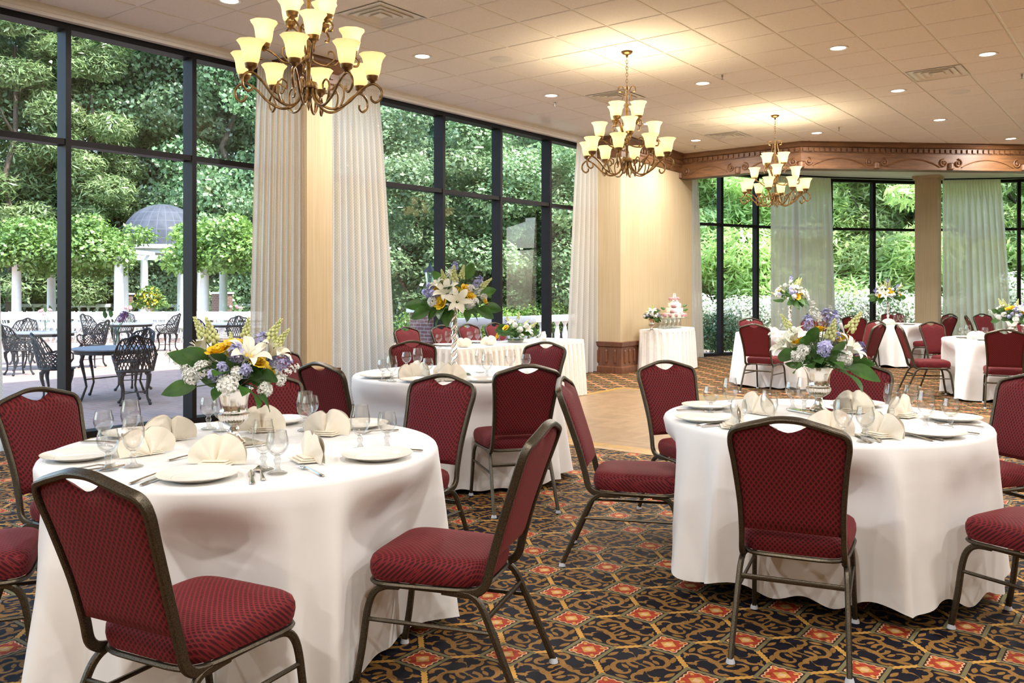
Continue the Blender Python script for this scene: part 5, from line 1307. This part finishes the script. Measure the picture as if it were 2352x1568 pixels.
# pergola with wisteria
def leafmass(name, blobs, n, size, mat, seed, flat=0.5, shape='leaf'):
    rs = np.random.RandomState(seed); w = np.array([b[3]*b[4]*b[5] for b in blobs])**(2/3); w = w/w.sum()
    idx = rs.choice(len(blobs), n, p=w); bl = np.array(blobs, float)[idx]
    d = rs.normal(size=(n, 3)); d /= np.linalg.norm(d, axis=1)[:, None]
    r = rs.uniform(0.25, 1.0, n)**0.45
    c = bl[:, :3]+d*bl[:, 3:6]*(r*(1+rs.normal(0, 0.07, n)))[:, None]
    nrm = d*0.6+rs.normal(size=(n, 3))*0.6+np.array([0, 0, flat]); nrm /= np.linalg.norm(nrm, axis=1)[:, None]
    t = rs.normal(size=(n, 3)); t[:, 2] -= 0.5; t -= nrm*(t*nrm).sum(1)[:, None]; t /= np.linalg.norm(t, axis=1)[:, None]
    b = np.cross(nrm, t); s = size*rs.uniform(0.55, 1.35, n)[:, None]
    if shape == 'frond': L, W = 1.5, 0.32
    else: L, W = 1.0, 0.62
    v = np.stack([c-t*s*L*0.5, c+b*s*W*0.5-nrm*s*0.12, c+t*s*L*0.5-nrm*s*0.1, c-b*s*W*0.5-nrm*s*0.12], 1).reshape(-1, 3)
    me = bpy.data.meshes.new(name); me.vertices.add(4*n); me.vertices.foreach_set('co', v.ravel()); me.loops.add(4*n); me.loops.foreach_set('vertex_index', np.arange(4*n)); me.polygons.add(n); me.polygons.foreach_set('loop_start', np.arange(0, 4*n, 4)); me.polygons.foreach_set('loop_total', np.full(n, 4))
    me.materials.append(mat); me.update(); me.validate(); return me
PGX = [(38, 29.5), (118, 33.0), (273, 29.0), (470, 29.5), (513, 33)]
def pergola(name, cols, x0, x1, label, seed, nb):
    cx_ = (x0+x1)/2; t = thing(name, label, 'pergola', (cx_, 31, PZ))
    for px, Y in cols:
        x, y = pat(px, Y); MB().lathe([(0.22, 0), (0.22, 0.12), (0.17, 0.16), (0.16, 0.3), (0.14, 2.5), (0.18, 2.56), (0.2, 2.66)], 16, (x-cx_, y-31, 0), cap=True).build('column', M['white_paint'], t)
    mb = MB()
    for y in (-1.8, 1.8): mb.box((0, y, 2.74), (x1-x0, 0.12, 0.18))
    k = int((x1-x0)/0.6)
    for i in range(k): mb.box((x0-cx_+0.3+i*0.6, 0, 2.9), (0.06, 4.4, 0.14))
    mb.build('beams', M['white_paint'], t, False)
    rr = random.Random(seed); bl = [(rr.uniform(x0-cx_, x1-cx_), -2.2 if q_ % 3 == 0 else rr.uniform(-2.3, 2.0), rr.uniform(2.5, 3.0) if q_ % 3 == 0 else rr.uniform(2.5, 3.7), rr.uniform(0.5, 0.95), rr.uniform(0.5, 0.9), rr.uniform(0.35, 0.65)) for q_ in range(nb)]
    o = ob('wisteria_foliage', leafmass('wisteria_foliage', bl, 30000 if nb > 40 else 18000, 0.17, M['fol_vine'], seed, 0.9), t); o['kind'] = 'stuff'
pergola('pergola', PGX[:3], pat(-110, 31)[0], pat(322, 31)[0], 'white column pergola overgrown with green wisteria left of the dome', 3, 60)
pergola('pergola', PGX[3:], pat(462, 31)[0], pat(640, 31)[0], 'white column pergola overgrown with green wisteria right of the dome', 4, 34)
# balustrades and brick piers
bal = MB().lathe([(0.075, 0.0), (0.075, 0.05), (0.04, 0.08), (0.07, 0.2), (0.075, 0.28), (0.045, 0.42), (0.038, 0.5), (0.06, 0.54), (0.075, 0.56), (0.075, 0.6)], 12).mesh('baluster', M['white_paint'])
def balustrade(a, b, label, step=0.3):
    Mx, L = frameM(a, b); t = thing('balustrade', label, 'balustrade', (a[0], a[1], PZ)); t.rotation_euler = (0, 0, math.atan2(b[1]-a[1], b[0]-a[0]))
    MB().bbox((L/2, 0, 0.07), (L, 0.26, 0.14), 0.01).build('plinth', M['white_paint'], t); MB().bbox((L/2, 0, 0.82), (L, 0.28, 0.16), 0.02).build('handrail', M['white_paint'], t)
    k = int(L/step)
    for i in range(k): ob('baluster', bal, t, ((i+0.5)*L/k, 0, 0.14))
balustrade(wp(10.55, -4.9)[:2], wp(15.6, -4.6)[:2], 'white balustrade outside the middle window behind the head table')
balustrade(pat(-80, 39), pat(256, 39), 'long white balustrade behind the white chairs, left part', 0.4)
balustrade(pat(310, 39), pat(620, 39), 'long white balustrade behind the white chairs, right of the brick pier', 0.4)
for (x, y), h, lb in ((wp(10.15, -4.95)[:2], 1.05, 'brick pier at the near end of the balustrade outside the middle window'), (pat(283, 39), 1.3, 'brick pier in the balustrade left of the dome'), (pat(510, 36.5), 1.35, 'brick pier right of the dome below the wisteria'), (wp(15.95, -4.6)[:2], 1.05, 'brick pier at the far end of the balustrade by the right sheer curtain')):
    t = thing('brick_pier', lb, 'pier', (x, y, PZ), rzW, 'brick piers on the terrace')
    MB().box((0, 0, h/2), (0.6, 0.6, h)).build('shaft', M['brickwall'], t, False); MB().bbox((0, 0, h+0.04), (0.72, 0.72, 0.08), 0.01).build('cap', M['white_paint'], t)
lx, ly = wp(10.15, -4.95)[:2]
t = thing('lantern', 'dark post lantern on the brick pier outside the middle window', 'lantern', (lx, ly, PZ+1.132), 0)
MB().lathe([(0.06, 0), (0.05, 0.03), (0.03, 0.06), (0.03, 0.5), (0.05, 0.52)], 10, cap=True).build('post', M['iron'], t)
MB().lathe([(0.07, 0.52), (0.11, 0.78), (0.10, 0.78), (0.065, 0.53)], 6).build('glass', M['aqua_glass'], t); MB().lathe([(0.14, 0.78), (0.09, 0.86), (0.03, 0.92), (0.012, 1.0)], 6, cap=True).build('roof', M['iron'], t)
# bouquet at the gazebo
x, y = pat(345, 32.2); t = thing('pedestal_bouquet', 'large yellow and green flower arrangement in front of the gazebo column', 'flower arrangement', (x, y, PZ))
MB().lathe([(0.2, 0), (0.2, 0.06), (0.1, 0.12), (0.09, 0.7), (0.2, 0.8), (0.24, 0.95)], 14, cap=True).build('pedestal', M['white_paint'], t)
o = ob('foliage', leafmass('foliage', [(0, 0, 1.25, 0.5, 0.4, 0.45), (0, 0, 1.0, 0.75, 0.4, 0.2)], 900, 0.14, M['fol_vine'], 5), t)
o = ob('blossoms', leafmass('blossoms', [(0, -0.1, 1.2, 0.5, 0.4, 0.45)], 160, 0.12, M['rose'], 6), t)
# ------------------------------------------------------------------ trees and bushes
def trunk(h, r, seed, br=5):
    rr = random.Random(seed); mb = MB(); pts = [(rr.uniform(-0.12, 0.12)*k, rr.uniform(-0.12, 0.12)*k, h*k/6) for k in range(7)]
    mb.tube(pts, [r*(1-0.11*k) for k in range(7)], 8)
    for q in range(br):
        k = rr.randint(2, 5); a = rr.uniform(0, 6.28); L = rr.uniform(1.0, 2.2); p = pts[k]
        mb.tube([p, (p[0]+L*0.5*math.cos(a), p[1]+L*0.5*math.sin(a), p[2]+L*0.3), (p[0]+L*math.cos(a), p[1]+L*math.sin(a), p[2]+L*0.75)], [r*0.4, r*0.28, r*0.12], 6)
    return mb.mesh('trunk', M['bark'])
def crown(h, z0, rad, nb, n, size, mat, seed, shape='leaf', flat=0.5):
    rr = random.Random(seed); bl = []
    for k in range(nb):
        t = rr.random(); z = z0+(h-z0)*t; w_ = rad*(0.45+0.75*math.sin(PI*min(1, 0.15+0.8*t))); a = rr.uniform(0, 6.28); q = w_*rr.uniform(0.25, 0.9)
        s = rad*rr.uniform(0.22, 0.42); bl.append((q*math.cos(a), q*math.sin(a), z, s*1.25, s*1.25, s*0.75))
    return leafmass('crown', bl, n, size, mat, seed, flat, shape)
TV = {'oak': (trunk(12, 0.22, 1), crown(19, 2.0, 3.6, 75, 44000, 0.23, M['fol_oak'], 21)), 'maple': (trunk(11, 0.18, 2), crown(16.5, 1.2, 3.3, 70, 46000, 0.21, M['fol_maple'], 22)),
      'cedar': (trunk(13, 0.2, 3, 8), crown(19, 1.5, 2.8, 60, 44000, 0.26, M['fol_cedar'], 23, 'frond', 1.0)), 'dogwood': (trunk(5, 0.11, 4), crown(8.5, 0.8, 2.4, 48, 26000, 0.17, M['fol_maple'], 24, 'leaf', 1.2)),
      'sumac': (trunk(5, 0.08, 5), crown(8.0, 0.6, 2.6, 56, 34000, 0.24, M['fol_sumac'], 25, 'frond', 0.9)), 'scrub': (trunk(2.5, 0.08, 6), crown(5.0, 0.1, 2.3, 40, 24000, 0.16, M['fol_maple'], 26))}
def tree(kind, x, y, rz_, s, label, group):
    t = thing({'oak': 'oak_tree', 'maple': 'maple_tree', 'cedar': 'cedar_tree', 'dogwood': 'dogwood_tree', 'sumac': 'sumac_tree', 'scrub': 'understory_shrub'}[kind], label, 'tree' if kind != 'scrub' else 'shrub', (x, y, PZ-0.03), rz_, group); t.scale = (s, s, s)
    ob('trunk', TV[kind][0], t); ob('crown', TV[kind][1], t)
DESC = {'oak': 'tall dark tree', 'maple': 'mid green tree', 'cedar': 'pale feathery evergreen tree', 'dogwood': 'layered light green tree', 'sumac': 'bright sunlit tree with frond leaves', 'scrub': 'dense low shrub'}
def wood_row(lst, where, group):
    cnt = {}
    for kind, px, Y, s in sorted(lst, key=lambda q: q[1]):
        k = cnt.get(kind, 0); cnt[kind] = k+1
        tree(kind, (px-CX)*Y/F, Y, R.uniform(0, 6.28), s, '%s %s, %s from left' % (DESC[kind], where, ORD[k]), group)
wood_row([('cedar', 25, 38, 0.95), ('oak', 120, 43, 1.05), ('maple', 235, 44, 1.1), ('oak', 345, 46, 1.1), ('maple', 450, 44, 1.1), ('oak', 540, 42, 1.05), ('cedar', 190, 39.5, 0.8), ('maple', -60, 42, 1.1), ('oak', 640, 44, 1.05), ('maple', 740, 46, 1.05),
          ('scrub', 30, 40, 1.2), ('scrub', 150, 42, 1.3), ('scrub', 260, 41.5, 1.2), ('scrub', 370, 42.5, 1.3), ('scrub', 470, 41, 1.2), ('scrub', 560, 40, 1.2), ('scrub', 660, 41, 1.2)], 'behind the wisteria pergola', 'woods seen through the left window')
wood_row([('oak', 90, 58, 0.95), ('maple', 330, 60, 1.0), ('oak', 560, 57, 1.0), ('maple', 790, 57, 1.1)], 'at the back of the left woods', 'back row of the woods on the left')
wood_row([('dogwood', 935, 25.5, 0.8), ('oak', 1085, 33, 0.75), ('dogwood', 1130, 27, 0.85), ('maple', 1215, 31, 0.72), ('dogwood', 1290, 27.5, 0.85), ('oak', 1330, 35, 0.8), ('maple', 960, 35, 0.66), ('oak', 1430, 34, 0.8),
          ('scrub', 930, 32, 1.0), ('scrub', 1040, 31, 1.0), ('scrub', 1140, 32, 1.0), ('scrub', 1250, 32, 1.0), ('scrub', 1340, 31, 1.0)], 'outside the middle window', 'trees outside the middle window')
wood_row([('oak', 900, 52, 0.85), ('oak', 1010, 50, 1.0), ('oak', 1160, 50, 0.95), ('maple', 1260, 52, 1.1), ('oak', 1400, 54, 1.1)], 'far beyond the middle window', 'back row beyond the middle window')
wood_row([('sumac', 1625, 29, 0.95), ('sumac', 1725, 27.5, 0.9), ('sumac', 1840, 28.5, 0.95), ('sumac', 1945, 27, 0.92), ('sumac', 2060, 28, 1.0), ('sumac', 2170, 28, 0.95), ('sumac', 2280, 27, 1.0), ('sumac', 2380, 27, 1.0), ('sumac', 1570, 39, 1.5), ('maple', 1690, 39, 0.75), ('sumac', 1790, 39, 1.5), ('sumac', 1900, 38, 1.5), ('maple', 2005, 39, 0.75), ('sumac', 2120, 38, 1.5), ('sumac', 2230, 38, 1.5), ('maple', 2350, 38, 0.75), ('scrub', 1620, 31.5, 1.0), ('scrub', 1720, 31, 1.0), ('scrub', 1830, 31.5, 1.0), ('scrub', 1960, 31, 1.0), ('scrub', 2090, 31, 1.0), ('scrub', 2240, 31, 1.0), ('scrub', 2350, 31, 1.0)], 'outside the alcove windows', 'trees outside the alcove windows')
wood_row([('oak', 1560, 56, 1.1), ('oak', 1700, 55, 1.1), ('oak', 1830, 56, 1.1), ('oak', 1960, 55, 1.1), ('oak', 2090, 56, 1.1), ('oak', 2220, 55, 1.1), ('oak', 2350, 56, 1.1)], 'far beyond the alcove', 'back row beyond the alcove')
def bush(x, y, rx, ry, h, mat, label, n, size, seed, group=None, mat2=None, n2=0):
    t = thing('round_bush' if mat2 is None else 'azalea_bush', label, 'bush', (x, y, PZ-0.02), 0, group)
    rr = random.Random(seed); bl = [(0, 0, h*0.5, rx*0.9, ry*0.9, h*0.5)]+[(rx*0.6*math.cos(a), ry*0.6*math.sin(a), h*rr.uniform(0.4, 0.75), rx*0.4, ry*0.4, h*0.28) for a in [rr.uniform(0, 6.28) for _ in range(7)]]
    ob('foliage', leafmass('foliage', bl, n, size, mat, seed), t)
    if mat2: ob('blossoms', leafmass('blossoms', [(b[0], b[1], b[2]+0.05, b[3]*1.06, b[4]*1.06, b[5]*1.06) for b in bl], n2, size*0.9, mat2, seed+50), t)
    mb = MB()
    for q in range(6): a = q*1.05; mb.tube([(0.05*math.cos(a), 0.05*math.sin(a), 0), (rx*0.5*math.cos(a), ry*0.5*math.sin(a), h*0.6)], 0.015, 5)
    mb.build('stems', M['bark'], t)
bush(*pat(1652, 20.6), 0.62, 0.6, 1.05, M['fol_box'], 'dark clipped round bush outside the first alcove window', 6000, 0.06, 1)
for k, (px, Y, h) in enumerate(((1600, 23.5, 1.4), (1700, 23.0, 1.35), (1770, 23.4, 1.35), (1860, 23.4, 1.4), (1950, 22.8, 1.5), (2040, 23.2, 1.55), (2130, 23, 1.45), (2230, 22.8, 1.5), (2330, 22.4, 1.9), (2410, 22.5, 1.8))):
    bush(*pat(px, Y), 0.85, 0.7, h, M['fol_box'], 'white flowering bush along the alcove windows, %s from the left' % ORD[k], 1500, 0.09, 30+k, 'white flowering bushes', M['fol_blossom'], 5200)
bush(*wp(11.2, -8.4)[:2], 0.9, 0.8, 1.5, M['fol_box'], 'white flowering bush behind the brick pier outside the middle window', 2200, 0.08, 61, None, M['fol_blossom'], 1700)
for k, s in enumerate((13.0, 15.2, 17.4)): bush(*wp(s, -7.6)[:2], 1.1, 0.8, 1.2, M['fol_vine'], 'clipped green hedge bush behind the near balustrade, %s from the left' % ORD[k], 3500, 0.08, 70+k, 'hedge behind the balustrade')
# ------------------------------------------------------------------ light, sky, camera
sun = bpy.data.lights.new('sun', 'SUN'); sun.energy = 9.5; sun.angle = 0.012; sun.color = (1.0, 0.95, 0.86)
so = bpy.data.objects.new('sun', sun); COL.objects.link(so)
el = math.radians(55); dv = Vector((-0.85*math.cos(el), 0.53*math.cos(el), -math.sin(el)))
so.rotation_euler = Vector((0, 0, -1)).rotation_difference(dv).to_euler()
w = bpy.data.worlds.new('sky'); sc.world = w; w.use_nodes = True; nt = w.node_tree
sk = nt.nodes.new('ShaderNodeTexSky'); sk.sky_type = 'NISHITA'; sk.sun_disc = False; sk.sun_elevation = el; sk.sun_rotation = math.atan2(0.85, -0.53)
sk.air_density = 1.0; sk.dust_density = 1.5
bg = nt.nodes['Background']; bg.inputs['Strength'].default_value = 0.95; nt.links.new(sk.outputs[0], bg.inputs[0])
cam = bpy.data.cameras.new('camera'); co = bpy.data.objects.new('camera', cam); COL.objects.link(co); sc.camera = co
cam.sensor_width = 36; cam.lens = 36*F/2352; cam.shift_y = -(1568/2-YH)/2352; cam.clip_end = 300; cam.clip_start = 0.05
co.location = (0, 0, HC); co.rotation_euler = (PI/2, 0, 0)
sc.view_settings.view_transform = 'Standard'; sc.view_settings.look = 'None'; sc.view_settings.gamma = 1; sc.view_settings.use_curve_mapping = False
sc.view_settings.exposure = 0.06
cy = sc.cycles
cy.max_bounces = 8; cy.diffuse_bounces = 4; cy.glossy_bounces = 3; cy.transmission_bounces = 4; cy.transparent_max_bounces = 24
cy.caustics_reflective = False; cy.caustics_refractive = False; cy.sample_clamp_indirect = 4.0; cy.use_denoising = True
try: cy.denoiser = 'OPENIMAGEDENOISE'
except Exception: pass
cy.use_light_tree = True; cy.use_adaptive_sampling = True; cy.adaptive_threshold = 0.05
